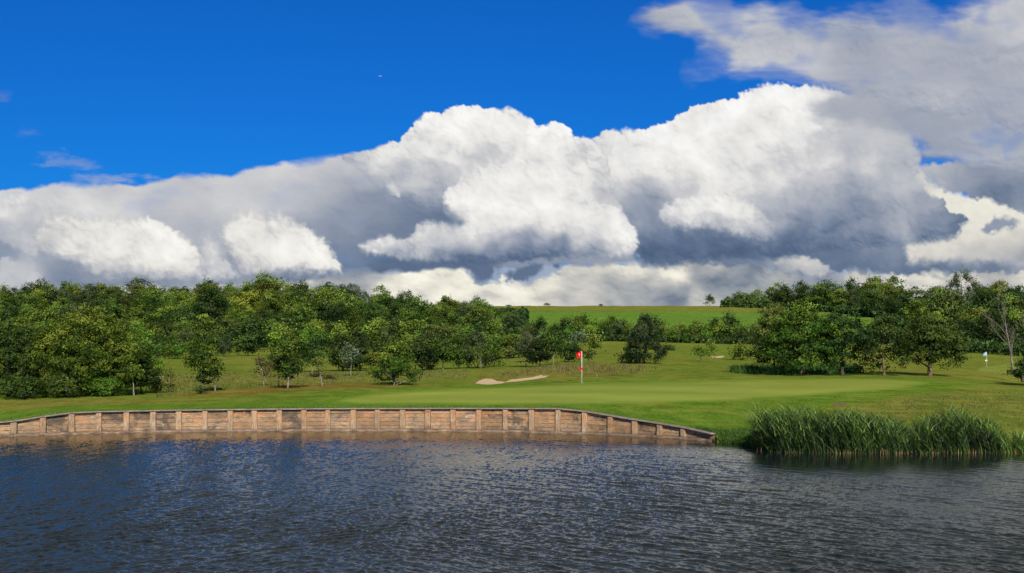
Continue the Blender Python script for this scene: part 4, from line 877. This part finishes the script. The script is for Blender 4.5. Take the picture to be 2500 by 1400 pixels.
# mixed scrub along the front of the left wood
def scrub():
    for (Dr, p0, p1, stp, hh) in ((255, -150, 1215, 30, (4.0, 6.2)), (238, 360, 1200, 38, (3.0, 5.2)), (215, 380, 640, 26, (2.0, 3.0)), (190, 380, 480, 26, (1.8, 2.8)), (200, 530, 620, 24, (2.6, 4.6)), (200, 720, 1240, 44, (3.0, 5.0)), (170, 1210, 1420, 50, (2.4, 4.0))):
        px = p0
        while px < p1:
            kind = pick([('wood', 5), ('maple', 4), ('dark', 4), ('pine', 2), ('olive', 3)]); n_, l_ = NM[kind]
            D = Dr+r2.uniform(-6, 6)
            pr = r2.choice(PS[kind]); place(pr, 'small_'+n_, 'small '+l_+' at the front edge of the left wood', 'tree', 'small '+l_+'s along the left wood edge', px, D, r2.uniform(*hh), r2.uniform(.9, 1.5), .1)
            px += stp*r2.uniform(.6, 1.4)
scrub()
def undergrowth(label, p0, p1, Dfun, d1, n, seed, hh):
    r = np.random.default_rng(seed); px = r.uniform(p0, p1, n); d0 = Dfun(px); D = d0+(d1-d0)*r.random(n)**1.6
    c = np.stack([(px-CX)/F*D, D, zg(px, D)+hh*r.random(n)*(.6+.8*np.abs(fbm(px/30, D/9, 3, seed)))], -1)
    nn = r.normal(size=(n, 3))*.7+np.array([0, -.7, .4]); nn /= np.linalg.norm(nn, axis=1)[:, None]; tt = np.cross(nn, r.normal(size=(n, 3))); tt /= np.linalg.norm(tt, axis=1)[:, None]; bb = np.cross(nn, tt)
    s = (.35+.3*r.random(n))*D/330
    V = np.stack([c+tt*s[:, None], c+bb*s[:, None]*.6, c-tt*s[:, None], c-bb*s[:, None]*.6], 1).reshape(-1, 3)
    me = mesh_np('undergrowth', V, np.arange(n*4).reshape(-1, 4), 4, [FM['deepgreen']], {'tint': ('FACE', 'FLOAT', r.random(n)*.9)})
    tag(link(bpy.data.objects.new('undergrowth', me)), label, 'undergrowth', None, 'stuff')
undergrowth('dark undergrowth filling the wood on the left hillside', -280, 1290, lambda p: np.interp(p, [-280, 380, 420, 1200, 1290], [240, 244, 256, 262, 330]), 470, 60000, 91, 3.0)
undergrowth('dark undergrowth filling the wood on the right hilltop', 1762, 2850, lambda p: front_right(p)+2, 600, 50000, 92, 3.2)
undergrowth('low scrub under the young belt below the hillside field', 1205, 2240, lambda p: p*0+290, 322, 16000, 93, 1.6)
# things on the skyline of the field
def sky_item(name, label, cat, px, top, w, key, D=556, wk=1.0):
    p = gpt(px, D); h = (HZ-(p.z-CAMZ)/D*F-top)/F*D; pr = PS[key][0]
    place(pr, name, label, cat, None, px, D, h+.1, (w/F*D)/(pr[3]*h/pr[2]))
sky_item('lone_tree', 'lone small tree on the crest of the hillside field', 'tree', 1732, 720, 18, 'dark')
sky_item('shrub', 'tiny dark bush on the field crest left of centre', 'shrub', 1334, 741, 12, 'dark')
sky_item('shrub', 'tiny round bush on the field crest right above the belt', 'shrub', 1467, 743, 8, 'dark')
sky_item('shrub', 'tiny flat bush on the field crest beside the left wood', 'shrub', 1242, 745, 12, 'dark')

# leave out trees that stand completely behind others
def flush():
    sc = .25; ox = 700; cov = np.zeros((int(1000*sc), int((2500+2*ox)*sc)), bool); ys = (np.arange(cov.shape[0])+.5)/sc; xs = (np.arange(cov.shape[1])+.5)/sc-ox
    GX, GY = np.meshgrid(xs, ys)
    items = [(d, 'near', px, by, ty, w_) for (d, px, by, ty, w_) in NEAR]+[(q[0], 'far')+q for q in QUEUE]
    items.sort(key=lambda t: t[0]); kept = 0
    for it in items:
        if it[1] == 'near':
            _, _, px, by, ty, w_ = it; cy_ = (by+ty)/2; m = ((GX-px)/(w_*.40))**2+((GY-cy_)/max((by-ty)*.42, 1))**2 < 1; cov |= m; continue
        q = it[2:]; D, proto, px, h, wk, sink = q[0], q[1], q[6], q[7], q[8], q[9]
        p = gpt(px, D); by = HZ-(p.z-sink-CAMZ)/D*F; hp = h/D*F; wp = proto[3]*h/proto[2]*wk/D*F
        m = ((GX-px)/(wp*.5))**2+((GY-(by-hp*.52))/(hp*.5))**2 < 1
        tot = m.sum(); vis = (m & ~cov).sum()
        outside = px < -60 or px > 2560
        if (tot == 0 or vis/tot > PRUNE) and not (outside and int(px*7) % 2):
            emit(*q); kept += 1
            cov |= ((GX-px)/(wp*.44))**2+((GY-(by-hp*.5))/(hp*.46))**2 < 1
    print('kept', kept, 'of', len(QUEUE))
PRUNE = .15
flush()

# ---------------------------------------------------------------- timber retaining wall
def wood_mat(name, tone):
    n = N(name); g = n.n('ShaderNodeNewGeometry').outputs['Position']; oi = n.n('ShaderNodeObjectInfo').outputs['Random']
    tc = n.n('ShaderNodeTexCoord').outputs['Object']
    big_ = n.noise(n.mapping(g, (1.1, 1.1, 2.0)), 1.3, 5, .6); st = n.noise(n.mapping(g, (1, 1, 1.5), (7, 3, 1)), 1.1, 6, .7, .6); grain = n.noise(n.mapping(g, (3, 3, 30)) if tone == 'panel' else n.mapping(g, (30, 30, 2)), 1.5, 4, .6)
    base = n.ramp(n.math('ADD', big_, n.math('MULTIPLY', n.math('SUBTRACT', oi, .5), .35)), [(.25, (.34, .22, .12)), (.5, (.74, .48, .26)), (.75, (.92, .66, .40))] if tone == 'panel' else [(.25, (.42, .32, .22)), (.5, (.80, .60, .39)), (.75, (.92, .75, .54))])
    if tone == 'panel':
        pk = n.attr('plank', 'Fac'); hsv = n.n('ShaderNodeHueSaturation'); n.l(base, hsv.inputs['Color']); n.l(n.math('ADD', .62, n.math('MULTIPLY', pk, .6)), hsv.inputs['Value']); n.l(n.math('ADD', .65, n.math('MULTIPLY', n.math('FRACT', n.math('MULTIPLY', pk, 7.7)), .5)), hsv.inputs['Saturation']); base = hsv.outputs[0]
        st = n.math('ADD', st, n.math('MULTIPLY', n.math('SUBTRACT', n.math('FRACT', n.math('MULTIPLY', pk, 3.3)), .5), .12))
    base = n.mix(n.math('MULTIPLY', n.math('SUBTRACT', grain, .38), 1.8, clamp=True), (.20, .13, .07), base)
    # orange tannin, strongest under the rail
    sp = n.n('ShaderNodeSeparateXYZ'); n.l(g, sp.inputs[0])
    up = n.math('MULTIPLY', n.math('SUBTRACT', sp.outputs[2], .35), 1.1, clamp=True)
    org = n.math('MULTIPLY', n.math('SUBTRACT', n.math('ADD', n.noise(n.mapping(g, (2, 2, 2.5), (1, 9, 4)), 1.2, 5, .65), n.math('MULTIPLY', up, .12)), .50), 4.5, clamp=True)
    base = n.mix(n.math('MULTIPLY', org, .62), base, (.62, .27, .10))
    blk = n.math('MULTIPLY', n.math('SUBTRACT', n.math('ADD', st, n.math('MULTIPLY', n.math('SUBTRACT', n.math('FRACT', n.math('MULTIPLY', oi, 5.3)), .5), .22)), .505 if tone == 'panel' else .56), 6.5, clamp=True)
    base = n.mix(n.math('MULTIPLY', blk, .82 if tone == 'panel' else .55), base, (.055, .05, .045))
    wet = n.math('MULTIPLY', n.math('SUBTRACT', .16, sp.outputs[2]), 9.0, clamp=True)
    base = n.mix(n.math('MULTIPLY', wet, .9), base, (.045, .03, .02))
    return n.fin(n.pbsdf(base, .8, .2, n.bump(grain, .5, .01)))
M_PANEL = wood_mat('weathered_planks', 'panel'); M_POST = wood_mat('weathered_posts', 'post')
def rail_mat():
    n = N('grey_rail_timber'); g = n.n('ShaderNodeNewGeometry').outputs['Position']
    f = n.noise(n.mapping(g, (1, 1, 6)), 2.2, 5, .65); f2 = n.noise(g, 14, 3, .6)
    c = n.ramp(f, [(.3, (.18, .14, .11)), (.55, (.34, .27, .21)), (.75, (.50, .40, .31))])
    return n.fin(n.pbsdf(n.mix(n.math('MULTIPLY', f2, .5), c, (.10, .08, .07)), .85, .15, n.bump(f2, .4, .01)))
M_RAIL = rail_mat(); 
def sleeper_mat():
    n = N('wet_sleeper_timber'); g = n.n('ShaderNodeNewGeometry').outputs['Position']; f = n.noise(n.mapping(g, (1, 1, 5)), 2.5, 5, .65)
    return n.fin(n.pbsdf(n.ramp(f, [(.3, (.06, .045, .035)), (.52, (.22, .15, .10)), (.72, (.46, .33, .22))]), .7, .3, n.bump(f, .4, .01)))
M_SLEEP = sleeper_mat()
POSTS = [-176, -106, -36, 32, 104, 174, 241, 308, 373, 437, 501, 562, 622, 682, 743, 801, 863, 922, 983, 1045, 1107, 1170, 1235, 1299, 1364, 1429, 1492, 1552, 1613, 1671]
def wpt(px): 
    D = float(d_shore(px)); return Vector(((px-CX)/F*D, D, 0))
def build_wall():
    ends = [-240]+POSTS+[1744]
    root = empty('retaining_wall', wpt(750)); o = root.location.copy()
    tag(root, 'weathered timber retaining wall of posts and planks along the far edge of the lake', 'retaining wall')
    rr = random.Random(4)
    for i, px in enumerate(POSTS):
        a = wpt(px-8); b = wpt(px+8); d = (b-a).normalized(); n = Vector((d.y, -d.x, 0)); c = wpt(px)-o
        M = Matrix(((d.x, -n.x, 0, 0), (d.y, -n.y, 0, 0), (0, 0, 1, 0), (0, 0, 0, 1)))    # local +y = back
        w = .137*rr.uniform(.92, 1.06); zt = float(z_walltop(px))-.09
        dz = (float(z_walltop(px+6))-float(z_walltop(px-6)))*.5*(w*F/d_shore(px)/6)
        mb = MB(); mb.box(-w, w, -.16, .01, -.5, zt, None, (zt-dz, zt+dz, zt+dz, zt-dz), .006)
        me = mb.mesh('post', M_POST, bevel=.022)
        ob = bpy.data.objects.new('post', me); link(ob, root); ob.matrix_local = Matrix.Translation(c+Vector((0, 0, 0))) @ M @ Matrix.Rotation(rr.uniform(-.012, .012), 4, 'Y')
    for i in range(len(ends)-1):
        p0, p1 = ends[i], ends[i+1]; a = wpt(p0)-o; b = wpt(p1)-o; d = (b-a); Ln = d.length; d.normalize(); n = Vector((d.y, -d.x, 0))
        M = Matrix(((d.x, -n.x, 0, a.x), (d.y, -n.y, 0, a.y), (0, 0, 1, 0), (0, 0, 0, 1)))
        z0, z1 = float(z_walltop(p0))-.10, float(z_walltop(p1))-.10
        mb = MB(); h = max(z0, z1); np_ = 6; ph = .205; z = -.35; k = 0
        while z < h:
            zt = z+ph-.014
            tz0, tz1 = min(zt, z0), min(zt, z1)
            if tz0 > z or tz1 > z:
                y = rr.uniform(-.012, .012); split = rr.random() < .3; s = Ln*rr.uniform(.3, .7)
                tz0, tz1 = max(tz0, z+.002), max(tz1, z+.002)
                if split:
                    tm = tz0+(tz1-tz0)*s/Ln
                    mb.box(.0, s-.004, y, .06+y, z, zt, None, (tz0, tm, tm, tz0), .003)
                    y2 = y+rr.uniform(-.01, .01); mb.box(s+.004, Ln, y2, .06+y2, z, zt, None, (tm, tz1, tz1, tm), .003)
                else: mb.box(.0, Ln, y, .06+y, z, zt, None, (tz0, tz1, tz1, tz0), .003)
            z += ph; k += 1
        pm = mb.mesh('plank_panel', M_PANEL); at_ = pm.attributes.new('plank', 'FLOAT', 'FACE'); at_.data.foreach_set('value', np.repeat([rr.random() for _ in range(len(mb.f)//6)], 6).astype(np.float32))
        ob = link(bpy.data.objects.new('plank_panel', pm), root); ob.matrix_local = M
        # backing so no light leaks between planks
        mr = MB(); e = .004; T0, T1 = float(z_walltop(p0)), float(z_walltop(p1))
        mr.box(e, Ln-e, -.20, .10, z0+.012, T0, None, (T0, T1, T1, T0), .003)
        for q in (0, 1, 2, 3): 
            v = list(mr.v[q]); v[2] = (T0 if v[0] < Ln/2 else T1)-.060; mr.v[q] = tuple(v)
        ob = link(bpy.data.objects.new('cap_rail', mr.mesh('cap_rail', M_RAIL, bevel=.010)), root); ob.matrix_local = M
        ms = MB(); ms.box(e, Ln-e, -.19, -.162, -.3, .10, None, None, .004)
        ob = link(bpy.data.objects.new('waling', ms.mesh('waling', M_SLEEP, bevel=.008)), root); ob.matrix_local = M
    # earth-side backing board
    mb = MB()
    for i in range(len(ends)-1):
        p0, p1 = ends[i], ends[i+1]; a = wpt(p0)-o+Vector((0, .09, 0)); b = wpt(p1)-o+Vector((0, .09, 0)); k = len(mb.v)
        mb.v += [(a.x, a.y, -.6), (b.x, b.y, -.6), (b.x, b.y, float(z_walltop(p1))-.10), (a.x, a.y, float(z_walltop(p0))-.10)]; mb.f.append((k, k+1, k+2, k+3))
    mb.build('backing_board', M_SLEEP, root)
build_wall()

# ---------------------------------------------------------------- flags
def paint(name, c, rough_=.4, spec=.4):
    n = N(name); g = n.n('ShaderNodeNewGeometry').outputs['Position']; f = n.noise(g, 18, 3)
    return n.fin(n.pbsdf(n.mix(n.math('MULTIPLY', f, .15), c, tuple(x*.6 for x in c)), rough_, spec))
M_WHITE = paint('white_paint', (.80, .80, .76)); M_RED = paint('red_cloth', (.80, .012, .012), .8, .1); M_BLUE = paint('pale_blue_cloth', (.38, .50, .68), .8, .1)
M_LOGO = paint('white_print', (.85, .85, .88), .8, .1); M_LOGOB = paint('blue_print', (.10, .16, .45), .8, .1); M_CUP = paint('cup_rim', (.7, .7, .68))
def cloth(w, h, droop, wav, off=(0, 0, 0), nx=14, nz=8, ph=0.0):
    V = []; Fc = []
    for i in range(nx+1):
        for j in range(nz+1):
            u = i/nx; v = j/nz
            V.append((off[0]-u*w, off[1]+wav*math.sin(u*7+v*1.5+ph)*u, off[2]-v*h*(1-.12*u)-droop*u*u+.02*math.sin(u*9+ph)))
    for i in range(nx):
        for j in range(nz):
            a = i*(nz+1)+j; Fc.append((a, a+1, a+nz+2, a+nz+1))
    return V, Fc
def flagstick(label, px, base_py, top_py, matf, matm, logo, D=None):
    D = D or d_of(px, base_py); p = gpt(px, D); H = (HZ-(p.z-CAMZ)/D*F-top_py)/F*D; k = H/2.15
    root = empty('golf_flagstick', p); tag(root, label, 'golf flag')
    mb = MB(); mb.tube([(0, 0, -.1), (0, 0, H*.5), (0, 0, H)], [.021*k*max(1, D/150), .020*k*max(1, D/150), .017*k*max(1, D/150)], 10); mb.build('pole', M_WHITE, root, smooth_shade=True)
    V, Fc = cloth(.35, .38, .15, .06, (-.015, 0, H-.01))
    me = bpy.data.meshes.new('flag'); me.from_pydata(V, [], Fc); me.materials.append(matf)
    for q in me.polygons: q.use_smooth = True
    fl = link(bpy.data.objects.new('flag', me), root)
    if logo:
        # round crest following the cloth
        for rad, mat, dy, nm in ((.045, M_LOGO, -.012, 'crest'), (.024, M_LOGOB, -.020, 'crest_centre')):
            V = []; 
            for i in range(24):
                a = 2*math.pi*i/24; xx = -.175+rad*.8*math.cos(a); zz = H-.225+rad*1.1*math.sin(a); u = -xx/.35; V.append((xx, .06*math.sin(u*7+.7)*u+dy-.01, zz))
            me = bpy.data.meshes.new(nm); me.from_pydata(V, [], [tuple(range(24))]); me.materials.append(mat); link(bpy.data.objects.new(nm, me), fl)
    # lower marker
    V, Fc = cloth(.17, .16, .03, .02, (0, 0, H*.49), 5, 4, 1.0)
    V = [(x, y, z if x > -.02 else z) for x, y, z in V]
    me = bpy.data.meshes.new('marker'); me.from_pydata(V, [], Fc); me.materials.append(matm); link(bpy.data.objects.new('marker', me), root)
    m2 = MB(); m2.tube([(0, 0, H*.49-.15), (0, 0, H*.49-.01)], [.05*max(1, D/110), .05*max(1, D/110)], 10); m2.build('marker_sleeve', matm, root)
    mc = MB(); mc.tube([(0, 0, -.10), (0, 0, .006)], [.07, .07], 14); mc.build('cup', M_CUP, root)
flagstick('white golf flagstick with a red crested flag standing on the putting green', 1420.5, 935.5, 858, M_RED, M_RED, True, D=84)
flagstick('distant white golf flagstick with a pale flag near the bare trees', 2409, 897, 860, M_BLUE, M_WHITE, False)

# ---------------------------------------------------------------- aeroplane
def plane_():
    D = 12000.; c = Vector(((928-CX)/F*D, D, CAMZ+(HZ-186)/F*D)); root = empty('aeroplane', c, 0.2)
    tag(root, 'tiny distant aeroplane, a pale speck high in the clear blue sky', 'aeroplane')
    m = paint('aircraft_white', (.8, .8, .8))
    mb = MB(); mb.tube([(-13, 0, 0), (-12, 0, 0), (-9, 0, 0), (8, 0, 0), (12, 0, .5), (13.5, 0, .8)], [.3, 1.2, 1.9, 1.9, .9, .2], 12); mb.build('fuselage', m, root, smooth_shade=True)
    for s in (-1, 1):
        mb = MB(); b = [(-3, 0, -.6), (3, 0, -.6), (6.5, s*13, .4), (4.5, s*13, .4)]; mb.v = b+[(x, y, z+.4) for x, y, z in b]; mb.f = [(0, 1, 2, 3), (7, 6, 5, 4), (0, 4, 5, 1), (1, 5, 6, 2), (2, 6, 7, 3), (3, 7, 4, 0)]; mb.build('wing', m, root)
    mb = MB(); b = [(9, 0, 1), (12.5, 0, 1), (14, 0, 6), (12, 0, 6)]; mb.v = [(x, -.2, z) for x, y, z in b]+[(x, .2, z) for x, y, z in b]; mb.f = [(0, 1, 2, 3), (7, 6, 5, 4), (0, 4, 5, 1), (1, 5, 6, 2), (2, 6, 7, 3), (3, 7, 4, 0)]; mb.build('tail_fin', m, root)
plane_()

# ---------------------------------------------------------------- reeds and long grass
def blades(base, h, lean, bend, w, r, seg=4, yaw=None):
    """curved tapering strips. base (n,3), h (n,), lean (n,2) horizontal tip offset / h"""
    n = len(base); t = np.linspace(0, 1, seg+1)
    yaw = r.uniform(-.9, .9, n) if yaw is None else yaw
    sx = np.cos(yaw); sy = np.sin(yaw)
    V = np.zeros((n, seg+1, 2, 3))
    for j, tj in enumerate(t):
        c = base+np.stack([lean[:, 0]*h*tj**bend, lean[:, 1]*h*tj**bend, h*tj*(1-.18*tj*np.clip(np.abs(lean[:, 0]), 0, 1.5))], -1)
        ww = w*(1-tj)**.7*.5 if j < seg else w*.02
        V[:, j, 0] = c-np.stack([sx*ww, sy*ww, 0*ww], -1); V[:, j, 1] = c+np.stack([sx*ww, sy*ww, 0*ww], -1)
    b = (np.arange(n)*(seg+1)*2)[:, None]; j = np.arange(seg)[None, :]*2
    Q = np.stack([b+j, b+j+1, b+j+3, b+j+2], -1).reshape(-1, 4)
    return V.reshape(-1, 3), Q
def grassmat(name, lo, mid, hi, trans=.3):
    return foliage(name, lo, mid, hi, trans, 0.0, .35)
M_REED = grassmat('reed_leaves', (.008, .024, .005), (.075, .165, .020), (.230, .350, .065)); M_REEDY = grassmat('young_reed_leaves', (.07, .12, .015), (.14, .23, .03), (.26, .32, .06)); M_STALK = grassmat('dry_stalks', (.18, .09, .03), (.33, .18, .07), (.45, .30, .13), .15)
TOPR = [(1838, 1062), (1852, 1030), (1870, 1014), (1895, 1003), (1930, 997), (2000, 1004), (2040, 1000), (2080, 1002), (2130, 1010), (2170, 1012), (2205, 1026), (2222, 1040), (2240, 1052), (2262, 1026), (2300, 1012), (2318, 1008), (2345, 1006), (2380, 1004), (2410, 1016), (2440, 1030), (2455, 1045), (2475, 1050), (2520, 1048), (2600, 1040), (2750, 1040)]
def reed_bed(label, p0, p1, n, mat, seed, tall=1.0, leaves=6, dep=2.6, stems_vis=1.0):
    r = np.random.default_rng(seed); px = r.uniform(p0, p1, n); f = r.uniform(0, 1, n)
    ds = d_shore(px); edge = .35*fbm(px/25, px*0, 3, seed)
    D = ds-1.1+edge+f*dep
    if p0 < 1900: D = np.maximum(D, ds-1.4+1.2*smooth(1900, 1842, px))
    x = (px-CX)/F*D; z0 = np.maximum(zg(px, D), -.25)
    top = np.interp(px, [a for a, _ in TOPR], [b for _, b in TOPR])
    hmax = CAMZ-(top-HZ)/F*D-z0
    clump = fbm(x*.7, D*.7, 3, seed+5)*1.25
    h = np.maximum(hmax*(.66+.34*r.random(n)+.34*clump)*tall, .25)
    base = np.stack([x, D, z0], -1)
    ln = np.stack([-.20-.34*r.random(n)-.12*clump, r.normal(0, .06, n)], -1)
    V1, Q1 = blades(base, h, ln, 2.2, np.full(n, .030), r, 5)
    t1 = np.clip(.25+.3*r.random(n), 0, 1).repeat(5)
    Vs = [V1]; Qs = [Q1]; Ts = [t1]; off = len(V1)
    for k in range(leaves):
        t = r.uniform(.18, .93, n); keep = r.random(n) < .92
        c = base+np.stack([ln[:, 0]*h*t**2.2, ln[:, 1]*h*t**2.2, h*t*(1-.18*t*np.abs(ln[:, 0]))], -1)
        L_ = (.36+.45*r.random(n))*np.clip(h/1.5, .5, 1.1); side = np.where(r.random(n) < .78, -1.0, 1.0)
        l2 = np.stack([side*(.15+1.05*r.random(n)), r.normal(0, .45, n)], -1)
        hh = L_*np.where(side < 0, .75, .9)
        V, Q = blades(c[keep], hh[keep], l2[keep], 1.5, (.022+.018*r.random(n))[keep], r, 3, yaw=r.uniform(-1.3, 1.3, keep.sum()))
        Vs.append(V); Qs.append(Q+off); off += len(V); Ts.append(np.clip(.0+.85*r.random(keep.sum())**1.6+.35*(t[keep]-.45)+.5*clump[keep], 0, 1).repeat(3))
    me = mesh_np('reeds', np.concatenate(Vs), np.concatenate(Qs), 4, [mat], {'tint': ('FACE', 'FLOAT', np.concatenate(Ts))})
    tag(link(bpy.data.objects.new('reeds', me)), label, 'reeds', None, 'stuff')
reed_bed('tall dense dark green reed bed, the wide one right of the wall end', 1862, 2238, 1900, M_REED, 31)
reed_bed('smaller dark green reed clump to the right of the wide reed bed', 2238, 2452, 1080, M_REED, 32)
reed_bed('light green sparse young reeds at the right edge of the lake', 2440, 2760, 700, M_REEDY, 33, .95, 3, 1.6)
reed_bed('thin pale upright reeds fringing the left tip of the reed bed', 1838, 1880, 60, M_REEDY, 34, .9, 2, 1.6)
def stalks():
    r = np.random.default_rng(5); n = 260; px = np.concatenate([r.uniform(2020, 2230, 110), r.uniform(2235, 2500, 110), r.uniform(1845, 2050, 40)]); D = d_shore(px)-1.15+.35*fbm(px/25, px*0, 3, 31)+r.uniform(-.05, .5, n)
    x = (px-CX)/F*D; base = np.stack([x, D, np.full(n, -.1)], -1); h = r.uniform(.14, .42, n)
    V, Q = blades(base, h, r.normal(0, .12, (n, 2)), 1.3, np.full(n, .022), r, 2)
    me = mesh_np('dry_stalks', V, Q, 4, [M_STALK], {'tint': ('FACE', 'FLOAT', r.random(n).repeat(2))})
    tag(link(bpy.data.objects.new('dry_reed_stems', me)), 'orange-brown dry stems at the waterline under the reeds', 'reed stems', None, 'stuff')
stalks()
M_LG = grassmat('lush_grass', (.030, .085, .008), (.065, .150, .014), (.120, .220, .025)); M_DG = grassmat('seeding_grass', (.075, .075, .018), (.150, .125, .035), (.240, .175, .065)); M_RG = grassmat('rough_grass_blades', (.080, .105, .015), (.135, .150, .024), (.210, .190, .045))
def grass_patch(name, label, poly, n, h, w, mat, seed, dmax=200, thin=0.0):
    """blades scattered over a polygon given in photo pixels, standing on the ground"""
    r = np.random.default_rng(seed); P = np.array(poly, float); out = []
    x0, x1 = P[:, 0].min(), P[:, 0].max()
    px = r.uniform(x0, x1, n*6); D = r.uniform(50, dmax, n*6)
    z = zg(px, D); py = HZ-(z-CAMZ)/D*F
    ok = (poly_sdf(px, py, poly) > 0) & (D > d_shore(px)-.1) & ((is_wall(px) < .5) | (D > d_shore(px)+.12))
    if thin: ok &= fbm((px-CX)/F*D/1.2, D/1.8, 3, seed) > thin*r.random(len(px))-.1
    px, D, z = px[ok][:n], D[ok][:n], z[ok][:n]; m = len(px)
    base = np.stack([(px-CX)/F*D, D, z-.02], -1)
    hh = r.uniform(*h, m)*(.7+.6*r.random(m))
    V, Q = blades(base, hh, np.stack([r.normal(-.25, .35, m), r.normal(0, .35, m)], -1), 1.7, np.full(m, w), r, 2)
    me = mesh_np(name, V, Q, 4, [mat], {'tint': ('FACE', 'FLOAT', r.random(m).repeat(2))})
    tag(link(bpy.data.objects.new(name, me)), label, 'grass', None, 'stuff')
    return m
grass_patch('long_grass', 'lush long grass on the bank between the wall end and the reeds', [(1700, 1048), (1745, 1056), (1860, 1052), (1868, 1100), (1742, 1090), (1738, 1064)], 9000, (.10, .26), .03, M_LG, 41, 62)
grass_patch('long_grass', 'seeding brown-green long grass above the sand bunker', [(1150, 938), (1175, 920), (1250, 908), (1340, 893), (1450, 889), (1620, 897), (1560, 914), (1450, 921), (1345, 915), (1322, 914), (1245, 924), (1220, 929), (1200, 922), (1180, 922)], 13000, (.10, .32), .03, M_DG, 42, 125, .8)
grass_patch('rough_grass', 'tufted rough grass on the slope behind the reeds', [(1850, 1060), (2000, 1015), (2250, 965), (2600, 950), (2600, 1100), (1850, 1100)], 34000, (.04, .11), .028, M_RG, 43, 84, .8)
grass_patch('long_grass', 'uncut grass fringe along the top rail of the timber wall', [(-200, 1040), (168, 1004), (700, 994), (1368, 993), (1536, 1016), (1742, 1052), (1742, 1062), (1368, 999), (700, 1000), (-200, 1050)], 9000, (.04, .09), .025, M_LG, 44, 66)
grass_patch('rushes', 'green rushes growing in front of the right-hand tree group', [(1780, 905), (1990, 898), (2100, 902), (2100, 912), (1900, 916), (1790, 912)], 6000, (.25, .7), .05, M_LG, 45, 125)
grass_patch('rough_grass', 'yellowish rough grass on the left fairway among the young trees', [(380, 972), (480, 958), (620, 946), (830, 936), (1150, 925), (1150, 905), (380, 912)], 30000, (.06, .2), .04, M_RG, 46, 120, .9)

# ---------------------------------------------------------------- light, world, camera
SUN_EL = 31.0; SDIR = Vector((.16, -1.0, 0)).normalized()
sd = bpy.data.lights.new('sun', 'SUN'); sd.energy = 5.0; sd.angle = R_(.53); sd.color = (1.0, .93, .82)
so = link(bpy.data.objects.new('sun', sd)); tv = Vector((SDIR.x*math.cos(R_(SUN_EL)), SDIR.y*math.cos(R_(SUN_EL)), math.sin(R_(SUN_EL))))
so.rotation_euler = tv.to_track_quat('Z', 'Y').to_euler(); so.location = (20, -60, 60)
w = bpy.data.worlds.new('World'); scene.world = w; w.use_nodes = True; nt = w.node_tree; nt.nodes.clear()
sk = nt.nodes.new('ShaderNodeTexSky'); sk.sky_type = 'NISHITA'; sk.sun_disc = False; sk.sun_elevation = R_(SUN_EL); sk.sun_rotation = math.atan2(SDIR.x, SDIR.y); sk.air_density = 1.0; sk.dust_density = .3; sk.ozone_density = 2.0
hs = nt.nodes.new('ShaderNodeHueSaturation'); hs.inputs['Saturation'].default_value = 1.0
bg = nt.nodes.new('ShaderNodeBackground'); bg.inputs[1].default_value = .105; ow = nt.nodes.new('ShaderNodeOutputWorld')
nt.links.new(sk.outputs[0], hs.inputs['Color']); tn = nt.nodes.new('ShaderNodeMix'); tn.data_type = 'RGBA'; tn.blend_type = 'MULTIPLY'; tn.inputs[0].default_value = 1; tn.inputs[7].default_value = (.023, .30, .82, 1)
nt.links.new(hs.outputs[0], tn.inputs[6]); nt.links.new(tn.outputs[2], bg.inputs[0]); nt.links.new(bg.outputs[0], ow.inputs[0])
cd = bpy.data.cameras.new('camera'); cd.sensor_width = 36; cd.lens = 36*F/2500; cd.shift_y = (HZ-700)/2500; cd.clip_start = .5; cd.clip_end = 80000
co = link(bpy.data.objects.new('camera', cd)); co.location = (0, 0, CAMZ); co.rotation_euler = (R_(90), 0, 0); scene.camera = co
scene.view_settings.view_transform = 'Standard'; scene.view_settings.look = 'None'; scene.view_settings.exposure = 0; scene.view_settings.gamma = 1
scene.render.engine = 'CYCLES'; cy = scene.cycles; cy.max_bounces = 6; cy.diffuse_bounces = 3; cy.glossy_bounces = 3; cy.transmission_bounces = 4; cy.transparent_max_bounces = 8; cy.use_denoising = True
cy.sample_clamp_indirect = 6
scene.render.film_transparent = False
